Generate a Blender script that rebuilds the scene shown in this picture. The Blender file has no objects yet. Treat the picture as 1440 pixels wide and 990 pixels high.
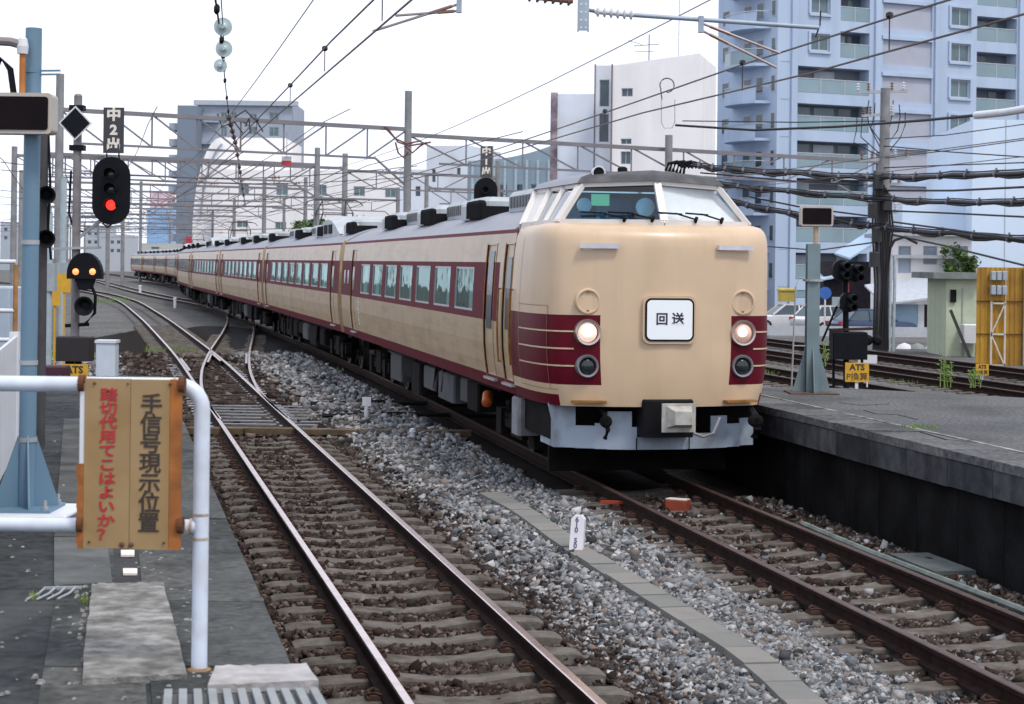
import bpy, math, random
import numpy as np
from mathutils import Vector, Matrix

random.seed(7)
RNG = np.random.default_rng(11)
R = math.radians
SC = bpy.context.scene
COL = SC.collection

# ------------------------------------------------------------------ camera
F, CAMH, YH, ROLL = 2500.0, 2.62, 370.0, 0.012
cd = bpy.data.cameras.new("camera")
cam = bpy.data.objects.new("camera", cd)
COL.objects.link(cam)
cam.location = (0, 0, CAMH)
cam.rotation_euler = (R(90), -ROLL, 0)
cd.sensor_width = 36.0
cd.lens = F / 1440 * 36.0
cd.shift_y = -(495 - YH) / 1440
cd.clip_start, cd.clip_end = 0.1, 6000
cd.dof.use_dof = True
cd.dof.focus_distance = 21.0
cd.dof.aperture_fstop = 6.3
SC.camera = cam

# ------------------------------------------------------------------ sky and sun
SUN_EL, SUN_AZ = R(58), R(140)          # high, behind the camera to the right, veiled by thin cloud
w = bpy.data.worlds.new("World")
SC.world = w
w.use_nodes = True
nt = w.node_tree
nt.nodes.clear()
sky = nt.nodes.new("ShaderNodeTexSky")
sky.sky_type = 'NISHITA'
sky.sun_disc = False
sky.sun_elevation = SUN_EL
sky.sun_rotation = SUN_AZ
sky.dust_density = 4.0
sky.air_density = 1.0
cloud = nt.nodes.new("ShaderNodeMixRGB")      # thin even overcast in front of the blue
cloud.inputs[0].default_value = 0.9
cloud.inputs[2].default_value = (12.3, 13.0, 14.9, 1)
bg = nt.nodes.new("ShaderNodeBackground")
bg.inputs[1].default_value = 0.1
out = nt.nodes.new("ShaderNodeOutputWorld")
nt.links.new(sky.outputs[0], cloud.inputs[1])
nt.links.new(cloud.outputs[0], bg.inputs[0])
nt.links.new(bg.outputs[0], out.inputs[0])

sd = bpy.data.lights.new("sun", 'SUN')
sd.energy = 2.0
sd.angle = R(12)
sd.color = (1.0, 0.93, 0.82)
sun = bpy.data.objects.new("sun", sd)
COL.objects.link(sun)
sdir = Vector((math.sin(SUN_AZ) * math.cos(SUN_EL), math.cos(SUN_AZ) * math.cos(SUN_EL), math.sin(SUN_EL)))
sun.rotation_euler = sdir.to_track_quat('Z', 'Y').to_euler()
sun.location = (0, 0, 60)

SC.view_settings.view_transform = 'Standard'
SC.view_settings.look = 'None'
SC.view_settings.gamma = 1.0
SC.view_settings.exposure = 0.0
SC.render.engine = 'CYCLES'
SC.cycles.max_bounces = 6
SC.cycles.transparent_max_bounces = 16

# ------------------------------------------------------------------ pixel -> place helpers (photograph 1440 x 990)
_c, _s = math.cos(ROLL), math.sin(ROLL)
def der(px, py):
    dx, dy = px - 720.0, py - YH
    return dx * _c + dy * _s, -dx * _s + dy * _c
def U(px, py, Y):
    dx, dy = der(px, py)
    return Vector((dx / F * Y, Y, CAMH - dy / F * Y))
def G(px, py, z=0.0):
    dx, dy = der(px, py)
    Y = F * (CAMH - z) / dy
    return Vector((dx / F * Y, Y, z))

# ------------------------------------------------------------------ materials
MATS = {}
def M(name, col, rough=0.6, metal=0.0, var=0.12, scale=6.0, bump=0.0, bscale=40.0, dirt=None, streak=None, spec=0.5, coat=0.0, vcol=False):
    """procedural paint/stone/metal: colour noise, optional dirt (colour, amount, scale), vertical streaks, bump"""
    if name in MATS:
        return MATS[name]
    if rough >= 0.78: spec = min(spec, 0.1)
    m = bpy.data.materials.new(name)
    m.use_nodes = True
    t = m.node_tree
    N, L = t.nodes, t.links
    b = N["Principled BSDF"]
    b.inputs["Roughness"].default_value = rough
    b.inputs["Metallic"].default_value = metal
    b.inputs["Specular IOR Level"].default_value = spec
    if coat:
        b.inputs["Coat Weight"].default_value = coat
        b.inputs["Coat Roughness"].default_value = 0.08
    tc = N.new("ShaderNodeTexCoord")
    oi = N.new("ShaderNodeObjectInfo")
    ad = N.new("ShaderNodeVectorMath"); ad.operation = 'MULTIPLY_ADD'
    cmb = N.new("ShaderNodeCombineXYZ")
    for i in range(3):
        L.new(oi.outputs["Random"], cmb.inputs[i])
    L.new(cmb.outputs[0], ad.inputs[0])
    ad.inputs[1].default_value = (37, 53, 71)
    L.new(tc.outputs["Object"], ad.inputs[2])
    def noise(sc, det=4, vec=None):
        n = N.new("ShaderNodeTexNoise")
        n.inputs["Scale"].default_value = sc
        n.inputs["Detail"].default_value = det
        L.new(vec if vec else ad.outputs[0], n.inputs["Vector"])
        return n
    n1 = noise(scale)
    rp = N.new("ShaderNodeValToRGB")
    rp.color_ramp.elements[0].position = 0.3
    rp.color_ramp.elements[1].position = 0.7
    lo = [max(0, c * (1 - var)) for c in col]; hi = [min(1, c * (1 + var)) for c in col]
    rp.color_ramp.elements[0].color = (*lo, 1)
    rp.color_ramp.elements[1].color = (*hi, 1)
    L.new(n1.outputs[0], rp.inputs[0])
    cur = rp.outputs[0]
    if vcol:
        at = N.new("ShaderNodeAttribute"); at.attribute_name = "col"
        mx = N.new("ShaderNodeMixRGB"); mx.blend_type = 'MULTIPLY'; mx.inputs[0].default_value = 1
        L.new(at.outputs["Color"], mx.inputs[1]); L.new(cur, mx.inputs[2]); cur = mx.outputs[0]
    def over(col2, amt, fac_out, p0, p1):
        nonlocal cur
        r2 = N.new("ShaderNodeValToRGB")
        r2.color_ramp.elements[0].position = p0; r2.color_ramp.elements[1].position = p1
        r2.color_ramp.elements[0].color = (0, 0, 0, 1); r2.color_ramp.elements[1].color = (amt, amt, amt, 1)
        L.new(fac_out, r2.inputs[0])
        mx = N.new("ShaderNodeMixRGB")
        L.new(r2.outputs[0], mx.inputs[0]); L.new(cur, mx.inputs[1]); mx.inputs[2].default_value = (*col2, 1)
        cur = mx.outputs[0]
    if dirt:
        n2 = noise(dirt[2], 6)
        over(dirt[0], dirt[1], n2.outputs[0], 0.45, 0.68)
    if streak:
        mp = N.new("ShaderNodeMapping"); mp.inputs["Scale"].default_value = streak[3] if len(streak) > 3 else (1, 1, 0.06)
        L.new(ad.outputs[0], mp.inputs[0])
        n3 = noise(streak[2], 4, mp.outputs[0])
        over(streak[0], streak[1], n3.outputs[0], 0.48, 0.72)
    L.new(cur, b.inputs["Base Color"])
    if bump:
        nb = noise(bscale, 5)
        bp = N.new("ShaderNodeBump"); bp.inputs["Strength"].default_value = bump; bp.inputs["Distance"].default_value = 0.02
        L.new(nb.outputs[0], bp.inputs["Height"]); L.new(bp.outputs[0], b.inputs["Normal"])
    MATS[name] = m
    return m
def EMI(name, col, strength):
    if name in MATS: return MATS[name]
    m = bpy.data.materials.new(name); m.use_nodes = True
    b = m.node_tree.nodes["Principled BSDF"]
    b.inputs["Base Color"].default_value = (*col, 1)
    b.inputs["Emission Color"].default_value = (*col, 1)
    b.inputs["Emission Strength"].default_value = strength
    b.inputs["Roughness"].default_value = 0.3
    MATS[name] = m
    return m
def GLASS(name, tint, refl=0.12, rough=0.02, wavy=0.0, gcol=(1, 1, 1)):
    """thin pane: tinted see-through plus mirror reflection by Fresnel"""
    if name in MATS: return MATS[name]
    m = bpy.data.materials.new(name); m.use_nodes = True
    N, L = m.node_tree.nodes, m.node_tree.links
    N.clear()
    o = N.new("ShaderNodeOutputMaterial")
    tr = N.new("ShaderNodeBsdfTransparent"); tr.inputs[0].default_value = (*tint, 1)
    gl = N.new("ShaderNodeBsdfGlossy"); gl.inputs["Roughness"].default_value = rough
    lw = N.new("ShaderNodeLayerWeight"); lw.inputs[0].default_value = 0.5
    pw = N.new("ShaderNodeMath"); pw.operation = 'POWER'; pw.inputs[1].default_value = 3.0
    fr = N.new("ShaderNodeMath"); fr.operation = 'MULTIPLY'; fr.inputs[1].default_value = 0.7
    tcg = N.new("ShaderNodeTexCoord"); nz = N.new("ShaderNodeTexNoise"); nz.inputs["Scale"].default_value = 1.6
    bpn = N.new("ShaderNodeBump"); bpn.inputs["Strength"].default_value = wavy; bpn.inputs["Distance"].default_value = 0.06
    L.new(tcg.outputs["Object"], nz.inputs["Vector"]); L.new(nz.outputs[0], bpn.inputs["Height"]); L.new(bpn.outputs[0], gl.inputs["Normal"])
    L.new(lw.outputs["Facing"], pw.inputs[0]); L.new(pw.outputs[0], fr.inputs[0])
    gl.inputs[0].default_value = (*gcol, 1)
    ma = N.new("ShaderNodeMath"); ma.operation = 'ADD'; ma.inputs[1].default_value = refl; ma.use_clamp = True
    mx = N.new("ShaderNodeMixShader")
    L.new(fr.outputs[0], ma.inputs[0]); L.new(ma.outputs[0], mx.inputs[0])
    L.new(tr.outputs[0], mx.inputs[1]); L.new(gl.outputs[0], mx.inputs[2]); L.new(mx.outputs[0], o.inputs[0])
    MATS[name] = m
    return m

# ------------------------------------------------------------------ mesh builder
class MB:
    def __init__(s): s.v = []; s.f = []; s.m = []
    def add(s, vs, fs, m=0):
        o = len(s.v)
        s.v += [tuple(v) for v in vs]
        for f in fs:
            s.f.append(tuple(i + o for i in f)); s.m.append(m)
        return s
    def box(s, a, b, m=0):
        x0, y0, z0 = a; x1, y1, z1 = b
        return s.add([(x0,y0,z0),(x1,y0,z0),(x1,y1,z0),(x0,y1,z0),(x0,y0,z1),(x1,y0,z1),(x1,y1,z1),(x0,y1,z1)],
                     [(0,3,2,1),(4,5,6,7),(0,1,5,4),(1,2,6,5),(2,3,7,6),(3,0,4,7)], m)
    def bbox(s, a, b, r=0.02, m=0):
        """box with chamfered vertical and top edges"""
        x0, y0, z0 = a; x1, y1, z1 = b
        def ring(i, z): return [(x0+r+i,y0+i,z),(x1-r-i,y0+i,z),(x1-i,y0+r+i,z),(x1-i,y1-r-i,z),(x1-r-i,y1-i,z),(x0+r+i,y1-i,z),(x0+i,y1-r-i,z),(x0+i,y0+r+i,z)]
        vs = ring(0, z0) + ring(0, z1 - r) + ring(r * .7, z1)
        fs = [tuple(range(7, -1, -1)), tuple(range(16, 24))]
        for k in (0, 8):
            for i in range(8):
                j = (i + 1) % 8; fs.append((k+i, k+j, k+8+j, k+8+i))
        return s.add(vs, fs, m)
    def bar(s, p, q, wd=0.05, ht=None, m=0, up=(0,0,1)):
        p, q = Vector(p), Vector(q); d = (q - p)
        if d.length < 1e-6: return s
        d.normalize(); ht = ht or wd
        u = Vector(up)
        if abs(d.dot(u)) > 0.98: u = Vector((1, 0, 0))
        sx = d.cross(u).normalized(); sz = sx.cross(d).normalized()
        sx *= wd / 2; sz *= ht / 2
        vs = [p-sx-sz, p+sx-sz, p+sx+sz, p-sx+sz, q-sx-sz, q+sx-sz, q+sx+sz, q-sx+sz]
        return s.add(vs, [(0,1,2,3),(7,6,5,4),(0,4,5,1),(1,5,6,2),(2,6,7,3),(3,7,4,0)], m)
    def cyl(s, p, q, r, r2=None, n=12, m=0, cap=True):
        p, q = Vector(p), Vector(q); r2 = r if r2 is None else r2
        d = (q - p).normalized()
        u = Vector((0, 0, 1)) if abs(d.z) < 0.95 else Vector((1, 0, 0))
        sx = d.cross(u).normalized(); sy = d.cross(sx).normalized()
        vs = []
        for c, rr in ((p, r), (q, r2)):
            for i in range(n):
                a = 2 * math.pi * i / n
                vs.append(c + sx * math.cos(a) * rr + sy * math.sin(a) * rr)
        fs = [(i, (i+1) % n, n + (i+1) % n, n + i) for i in range(n)]
        if cap: fs += [tuple(range(n - 1, -1, -1)), tuple(range(n, 2 * n))]
        return s.add(vs, fs, m)
    def tube(s, pts, r, n=6, m=0, radii=None):
        pts = [Vector(p) for p in pts]
        o = len(s.v); rings = []
        for k, p in enumerate(pts):
            d = (pts[min(k+1, len(pts)-1)] - pts[max(k-1, 0)]).normalized()
            u = Vector((0, 0, 1)) if abs(d.z) < 0.9 else Vector((1, 0, 0))
            sx = d.cross(u).normalized(); sy = d.cross(sx).normalized()
            rr = radii[k] if radii else r
            rings.append([p + sx*math.cos(2*math.pi*i/n)*rr + sy*math.sin(2*math.pi*i/n)*rr for i in range(n)])
        vs = [v for rg in rings for v in rg]; fs = []
        for k in range(len(pts) - 1):
            for i in range(n):
                j = (i + 1) % n
                fs.append((k*n+i, k*n+j, (k+1)*n+j, (k+1)*n+i))
        fs += [tuple(range(n-1, -1, -1)), tuple(range((len(pts)-1)*n, len(pts)*n))]
        return s.add(vs, fs, m)
    def lathe(s, p, axis, prof, n=12, m=0):
        """prof: list of (distance along axis, radius)"""
        p = Vector(p); d = Vector(axis).normalized()
        u = Vector((0, 0, 1)) if abs(d.z) < 0.9 else Vector((1, 0, 0))
        sx = d.cross(u).normalized(); sy = d.cross(sx).normalized()
        vs = []; fs = []
        for t, r in prof:
            for i in range(n):
                a = 2*math.pi*i/n
                vs.append(p + d*t + sx*math.cos(a)*max(r, 1e-4) + sy*math.sin(a)*max(r, 1e-4))
        for k in range(len(prof)-1):
            for i in range(n):
                j = (i+1) % n
                fs.append((k*n+i, k*n+j, (k+1)*n+j, (k+1)*n+i))
        fs += [tuple(range(n-1, -1, -1)), tuple(range((len(prof)-1)*n, len(prof)*n))]
        return s.add(vs, fs, m)
    def prism(s, poly, vec, m=0):
        """polygon (list of 3D points) pushed along vec"""
        v = Vector(vec); n = len(poly); P = [Vector(p) for p in poly]
        vs = P + [p + v for p in P]
        fs = [tuple(range(n-1, -1, -1)), tuple(range(n, 2*n))] + [(i, (i+1) % n, n+(i+1) % n, n+i) for i in range(n)]
        return s.add(vs, fs, m)
    def quad(s, a, b, c, d, m=0): return s.add([a, b, c, d], [(0,1,2,3)], m)
    def build(s, name, mats, parent=None, smooth=None, loc=None, **tags):
        me = bpy.data.meshes.new(name)
        me.from_pydata(s.v, [], s.f)
        for mt in (mats if isinstance(mats, (list, tuple)) else [mats]): me.materials.append(mt)
        if any(s.m): me.polygons.foreach_set("material_index", s.m)
        # consistent outward normals
        import bmesh
        bm = bmesh.new(); bm.from_mesh(me); bmesh.ops.recalc_face_normals(bm, faces=bm.faces); bm.to_mesh(me); bm.free()
        if smooth:
            me.polygons.foreach_set("use_smooth", [True] * len(me.polygons))
            me.set_sharp_from_angle(angle=R(smooth))
        me.update()
        return link(name, me, parent, loc, **tags)
def link(name, me, parent=None, loc=None, **tags):
    o = bpy.data.objects.new(name, me)
    COL.objects.link(o)
    if parent: o.parent = parent
    if loc is not None: o.location = loc
    for k, v in tags.items(): o[k] = v
    return o
def thing(name, label, category, loc=(0,0,0), rz=0.0, group=None):
    o = bpy.data.objects.new(name, None)
    o.empty_display_size = 0.2
    COL.objects.link(o)
    o.location = loc; o.rotation_euler = (0, 0, rz)
    o["label"] = label; o["category"] = category
    if group: o["group"] = group
    return o
def tag(o, label, category, group=None):
    o["label"] = label; o["category"] = category
    if group: o["group"] = group
    return o
KIDS = {}
def copy_tree(o, parent=None):
    c = o.copy(); COL.objects.link(c); c.parent = parent
    for ch in o.children: copy_tree(ch, c)
    return c
def text(s, size, mat, name="lettering", parent=None, loc=(0,0,0), rot=(R(90),0,0), bold=0.0, depth=0.002, stacked=False, line=1.0, sx=1.0):
    cu = bpy.data.curves.new(name, 'FONT')
    cu.body = "\n".join(s) if stacked else s
    cu.size = size; cu.align_x = 'CENTER'; cu.align_y = 'CENTER'
    cu.offset = bold; cu.extrude = depth; cu.space_line = line; cu.resolution_u = 2
    to = bpy.data.objects.new(name, cu); COL.objects.link(to)
    bpy.context.view_layer.update()
    me = bpy.data.meshes.new_from_object(to.evaluated_get(bpy.context.evaluated_depsgraph_get()))
    bpy.data.objects.remove(to); bpy.data.curves.remove(cu)
    me.materials.clear(); me.materials.append(mat)
    o = link(name, me, parent)
    o.location = loc; o.rotation_euler = rot; o.scale = (sx, 1, 1)
    return o
def spline(pts):
    """smooth X(Y) through points given as (X, Y)"""
    pts = sorted(pts, key=lambda p: p[1])
    ys = np.array([p[1] for p in pts], float); xs = np.array([p[0] for p in pts], float)
    d = np.diff(xs) / np.diff(ys)
    t = np.empty_like(xs); t[0], t[-1] = d[0], d[-1]
    t[1:-1] = (d[:-1] * np.diff(ys)[1:] + d[1:] * np.diff(ys)[:-1]) / (np.diff(ys)[1:] + np.diff(ys)[:-1])
    def fx(y):
        i = int(np.clip(np.searchsorted(ys, y) - 1, 0, len(ys) - 2))
        if y <= ys[0]: return xs[0] + t[0] * (y - ys[0])
        if y >= ys[-1]: return xs[-1] + t[-1] * (y - ys[-1])
        h = ys[i+1] - ys[i]; u = (y - ys[i]) / h
        return ((2*u**3 - 3*u**2 + 1) * xs[i] + (u**3 - 2*u**2 + u) * h * t[i] + (-2*u**3 + 3*u**2) * xs[i+1] + (u**3 - u**2) * h * t[i+1])
    return fx

# palette (real-world base colours)
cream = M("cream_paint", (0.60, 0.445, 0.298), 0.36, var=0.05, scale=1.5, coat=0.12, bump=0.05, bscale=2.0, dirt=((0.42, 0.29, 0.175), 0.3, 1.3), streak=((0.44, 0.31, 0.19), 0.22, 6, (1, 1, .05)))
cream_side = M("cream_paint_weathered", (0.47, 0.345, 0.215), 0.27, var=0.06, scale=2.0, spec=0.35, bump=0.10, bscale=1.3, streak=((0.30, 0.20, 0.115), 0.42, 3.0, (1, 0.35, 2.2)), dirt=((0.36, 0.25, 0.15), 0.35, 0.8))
maroon = M("maroon_paint", (0.10, 0.003, 0.012), 0.4, var=0.12, scale=2, spec=0.15)
maroon_side = M("maroon_paint_dull", (0.11, 0.004, 0.014), 0.6, var=0.14, scale=2, spec=0.15)
rust_cream = M("rusty_seam", (0.27, 0.13, 0.04), 0.8, var=0.3, scale=9)
roofm = M("train_roof_grey", (0.225, 0.24, 0.285), 0.5, var=0.10, scale=1.2, dirt=((0.22, 0.20, 0.20), 0.5, 1.2))
acgrey = M("ac_grey", (0.42, 0.46, 0.49), 0.5, var=0.08, scale=3, dirt=((0.24, 0.22, 0.20), 0.4, 2.0))
black = M("black_matt", (0.008, 0.008, 0.010), 0.7, var=0.3, spec=0.15)
underm = M("underframe_dark", (0.010, 0.009, 0.009), 0.85, var=0.4, scale=5, bump=0.3, spec=0.15)
undergrey = M("underframe_grey", (0.05, 0.053, 0.06), 0.75, var=0.25, scale=4, dirt=((0.03, 0.025, 0.02), 0.7, 3))
skirtm = M("skirt_grey_blue", (0.34, 0.41, 0.50), 0.55, var=0.12, scale=2, dirt=((0.12, 0.12, 0.13), 0.6, 3))
whitep = M("white_paint", (0.66, 0.68, 0.72), 0.4, var=0.04, scale=3, dirt=((0.45, 0.43, 0.40), 0.35, 3))
rail_side = M("rail_rust", (0.024, 0.013, 0.011), 0.85, var=0.35, scale=9, bump=0.2)
rail_top = M("rail_polished", (0.74, 0.60, 0.57), 0.22, metal=1.0, var=0.08, scale=6, dirt=((0.30, 0.18, 0.14), 0.25, 5))
rail_dull = M("rail_dull_top", (0.075, 0.042, 0.036), 0.5, var=0.25, scale=8, metal=.3)
concs = M("sleeper_concrete", (0.130, 0.117, 0.105), 0.95, var=0.25, scale=9, bump=0.5, bscale=30, spec=.15, dirt=((0.045, 0.031, 0.024), 0.7, 4))
conc = M("concrete", (0.24, 0.27, 0.265), 0.9, var=0.15, scale=3, bump=0.3, bscale=35, dirt=((0.13, 0.13, 0.13), 0.6, 1.6))
conc_shaded = M("shaded_concrete", (0.010, 0.010, 0.011), 0.95, var=0.5, scale=2.5, bump=0.5, bscale=20, spec=0.1, dirt=((0.003, 0.003, 0.003), 0.85, 1.4), streak=((0.022, 0.022, 0.024), 0.5, 3.0))  # near-black base holds the shade on the platform wall, dirt and streaks over it
steel = M("galvanised", (0.36, 0.38, 0.40), 0.55, metal=0.3, var=0.12, scale=4)
steel_d = M("steel_weathered", (0.22, 0.21, 0.215), 0.65, metal=0.2, var=0.2, scale=3, dirt=((0.12, 0.07, 0.05), 0.5, 4))
bluepaint = M("pale_blue_paint", (0.115, 0.205, 0.29), 0.5, var=0.06, scale=2, dirt=((0.13, 0.21, 0.27), 0.5, 3))
polec = M("pole_concrete", (0.25, 0.255, 0.26), 0.85, var=0.12, scale=3, dirt=((0.14, 0.14, 0.15), 0.5, 2))
yellow = M("sign_yellow", (0.60, 0.33, 0.02), 0.5, var=0.08)
wirem = M("wire_dark", (0.014, 0.013, 0.016), 0.6, var=0.2)
wirecu = M("wire_copper_brown", (0.10, 0.075, 0.065), 0.55, var=0.2)

# ================================================================== GROUND, TRACKS, BALLAST
fT = spline([(4.98, 5.4), (3.28, 13.5), (1.81, 20.5), (-2.1, 39.2), (-6.65, 59.3), (-11.4, 79.2), (-16.3, 99), (-20.7, 118), (-24.3, 137), (-27.9, 156), (-37.6, 196), (-48.5, 235), (-62, 280), (-78, 330)])
fL = spline([(1.25, 5.0), (0.0, 10.56), (-4.5, 30.5), (-8.5, 48.2), (-11.3, 60), (-17.5, 85.5), (-25.7, 117), (-33, 140), (-43, 165), (-66, 210), (-100, 262)])
fB = spline([(-4.2, 29.3), (-4.86, 32.1), (-6.72, 42.0), (-7.6, 47.8), (-10.2, 66.6), (-11.9, 78.2), (-13.6, 88), (-16.3, 99)])
fC = spline([(-14.0, 90), (-18.0, 105), (-23.2, 121), (-29.3, 141), (-37, 168), (-49, 210), (-66, 262), (-85, 320)])
def fR(x45): return spline([(x45 + 0.225 * 44, 1.0), (x45, 45), (x45 - 0.235 * 55, 100), (x45 - 0.25 * 155, 200), (x45 - 0.26 * 235, 280)])
fR1, fR2, fR3 = fR(6.4), fR(9.9), fR(13.3)
def slope(fx, y): return (fx(y + .2) - fx(y - .2)) / .4

ground = MB().quad((-3000, -40, -.46), (3000, -40, -.46), (3000, 5000, -.46), (-3000, 5000, -.46)).build("ground",
    M("yard_ground", (0.13, 0.128, 0.13), 0.95, var=0.55, scale=9, bump=1.0, bscale=9, dirt=((0.07, 0.075, 0.05), 0.6, 0.35)), kind="structure")

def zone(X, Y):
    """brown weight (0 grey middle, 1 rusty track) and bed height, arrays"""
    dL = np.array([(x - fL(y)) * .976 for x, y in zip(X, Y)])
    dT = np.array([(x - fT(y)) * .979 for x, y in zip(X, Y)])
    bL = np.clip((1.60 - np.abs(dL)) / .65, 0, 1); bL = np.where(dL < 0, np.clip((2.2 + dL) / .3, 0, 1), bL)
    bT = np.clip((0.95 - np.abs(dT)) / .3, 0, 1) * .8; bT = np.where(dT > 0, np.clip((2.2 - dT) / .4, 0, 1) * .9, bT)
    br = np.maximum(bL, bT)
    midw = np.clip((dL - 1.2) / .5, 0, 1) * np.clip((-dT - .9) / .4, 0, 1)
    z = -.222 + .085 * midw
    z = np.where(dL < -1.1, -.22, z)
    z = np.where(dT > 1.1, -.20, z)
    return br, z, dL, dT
pal_b = np.array([(0.050, 0.037, 0.032), (0.024, 0.018, 0.016), (0.075, 0.058, 0.050), (0.15, 0.12, 0.103), (0.036, 0.020, 0.016), (0.055, 0.043, 0.038)])
pal_g = np.array([(0.24, 0.25, 0.265), (0.13, 0.138, 0.148), (0.37, 0.37, 0.375), (0.065, 0.068, 0.075), (0.20, 0.17, 0.155), (0.31, 0.315, 0.32)])

# ---- bed surface under the stones
xs = np.arange(-15, 9.01, .3); ys = np.concatenate([np.arange(4, 30, .3), np.arange(30, 75, .75)])
gx, gy = np.meshgrid(xs, ys); X, Y = gx.ravel(), gy.ravel()
br, zz, _, _ = zone(X, Y)
zz = zz - .025 + RNG.normal(0, .008, len(zz))
nx, ny = len(xs), len(ys)
me = bpy.data.meshes.new("ballast_bed")
fs = [(j*nx+i, j*nx+i+1, (j+1)*nx+i+1, (j+1)*nx+i) for j in range(ny-1) for i in range(nx-1)]
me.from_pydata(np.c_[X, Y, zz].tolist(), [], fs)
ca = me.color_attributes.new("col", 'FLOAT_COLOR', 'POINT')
base = br[:, None] * np.array([.015, .010, .008]) + (1 - br[:, None]) * np.array([.022, .023, .026])  # bed colour darkened for the shade between stones and under the train
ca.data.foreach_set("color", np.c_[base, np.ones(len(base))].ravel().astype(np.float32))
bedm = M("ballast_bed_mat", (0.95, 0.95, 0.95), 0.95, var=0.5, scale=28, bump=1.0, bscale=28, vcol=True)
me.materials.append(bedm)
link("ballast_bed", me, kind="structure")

path = [G(688, 694, -.08), G(740, 722, -.08), G(800, 765, -.08), G(875, 812, -.08), G(960, 862, -.08), G(1040, 912, -.08), G(1085, 945, -.08), G(1118, 975, -.08), G(1150, 1008, -.08), G(1185, 1045, -.08)]
# ---- loose ballast stones
def stones(name, label, cond, n_try, yr, rbase, seed):
    rg = np.random.default_rng(seed)
    Y = yr[0] + (yr[1] - yr[0]) * rg.random(n_try)
    X = (rg.random(n_try) - .5) * .6 * Y
    keep = np.ones(n_try, bool)
    br, z, dL, dT = zone(X, Y)
    keep &= (dL > -1.56) | (Y > 25.3)
    keep &= (dT < 1.45) & ~((Y > 21.5) & (dT > -1.0))
    keep &= (dL > -9)
    for d in (dL, dT):
        keep &= np.abs(np.abs(d) - .565) > .062
    # thin out over the sleeper tops
    for d, fx, cs in ((dL, fL, .976), (dT, fT, .979)):
        s_ = (Y / .976) % .6
        on = (np.abs(d) < 1.02) & (np.abs(s_ - .3) < .112)
        keep &= ~on | (rg.random(n_try) < .03)
    for a_, b_ in zip(path, path[1:]):          # keep the trough lids clear
        ab = np.array([b_.x - a_.x, b_.y - a_.y]); l2 = (ab ** 2).sum()
        tt = np.clip(((X - a_.x) * ab[0] + (Y - a_.y) * ab[1]) / l2, 0, 1)
        keep &= np.hypot(X - a_.x - tt * ab[0], Y - a_.y - tt * ab[1]) > .14
    keep &= cond(X, Y, br)
    X, Y, z, br = X[keep], Y[keep], z[keep], br[keep]
    n = len(X)
    cube = np.array([(-1,-1,-1),(1,-1,-1),(1,1,-1),(-1,1,-1),(-1,-1,1),(1,-1,1),(1,1,1),(-1,1,1)], float) * .72
    V = cube[None] * (1 + rg.normal(0, .19, (n, 8, 1))) + rg.normal(0, .12, (n, 8, 3))
    sc = rbase * (Y / 12.0) ** .35 * np.exp(rg.normal(0, .28, n))
    V = V * sc[:, None, None] * (1 + rg.normal(0, .2, (n, 1, 3))) * np.array([1.15, 1.15, .85])
    a, b, c = rg.random(n) * 6.28, rg.normal(0, .5, n), rg.normal(0, .5, n)
    def rot(V, i, j, ang):
        ca, sa = np.cos(ang)[:, None], np.sin(ang)[:, None]
        vi, vj = V[..., i].copy(), V[..., j].copy()
        V[..., i] = ca * vi - sa * vj; V[..., j] = sa * vi + ca * vj
    rot(V, 0, 2, b); rot(V, 1, 2, c); rot(V, 0, 1, a)
    V += np.stack([X, Y, z + sc * .25 + rg.random(n) * sc * .9], 1)[:, None]
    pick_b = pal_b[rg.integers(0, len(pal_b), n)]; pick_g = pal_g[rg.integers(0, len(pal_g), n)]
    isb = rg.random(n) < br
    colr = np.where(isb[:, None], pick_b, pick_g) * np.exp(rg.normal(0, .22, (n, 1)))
    q = np.array([(0,3,2,1),(4,5,6,7),(0,1,5,4),(1,2,6,5),(2,3,7,6),(3,0,4,7)])
    Fq = (q[None] + (np.arange(n) * 8)[:, None, None]).reshape(-1)
    me = bpy.data.meshes.new(name)
    me.vertices.add(n * 8); me.vertices.foreach_set("co", V.ravel().astype(np.float32))
    me.loops.add(n * 24); me.loops.foreach_set("vertex_index", Fq.astype(np.int32))
    me.polygons.add(n * 6); me.polygons.foreach_set("loop_start", np.arange(0, n * 24, 4, dtype=np.int32))
    me.polygons.foreach_set('use_smooth', np.ones(n * 6, dtype=bool))
    me.update(calc_edges=True); me.validate()
    ca = me.color_attributes.new("col", 'FLOAT_COLOR', 'POINT')
    cc = np.repeat(np.c_[colr, np.ones(n)], 8, 0)
    ca.data.foreach_set("color", cc.ravel().astype(np.float32))
    me.materials.append(M("stone_mat", (0.95, 0.95, 0.95), 0.88, var=0.25, scale=60, vcol=True))
    o = link(name, me, kind="stuff"); o["label"] = label; o["category"] = "ballast"
    return n
stones("ballast_gravel", "crushed grey and brown ballast stones between and under the tracks", lambda X, Y, b: np.ones(len(X), bool), 150000, (8.2, 15), .0150, 1)
stones("ballast_gravel", "finer looking ballast further along the tracks beside the train", lambda X, Y, b: np.ones(len(X), bool), 130000, (15, 27), .0175, 2)
stones("ballast_gravel", "distant ballast around the turnout beyond the left platform", lambda X, Y, b: np.ones(len(X), bool), 75000, (27, 52), .024, 3)

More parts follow.
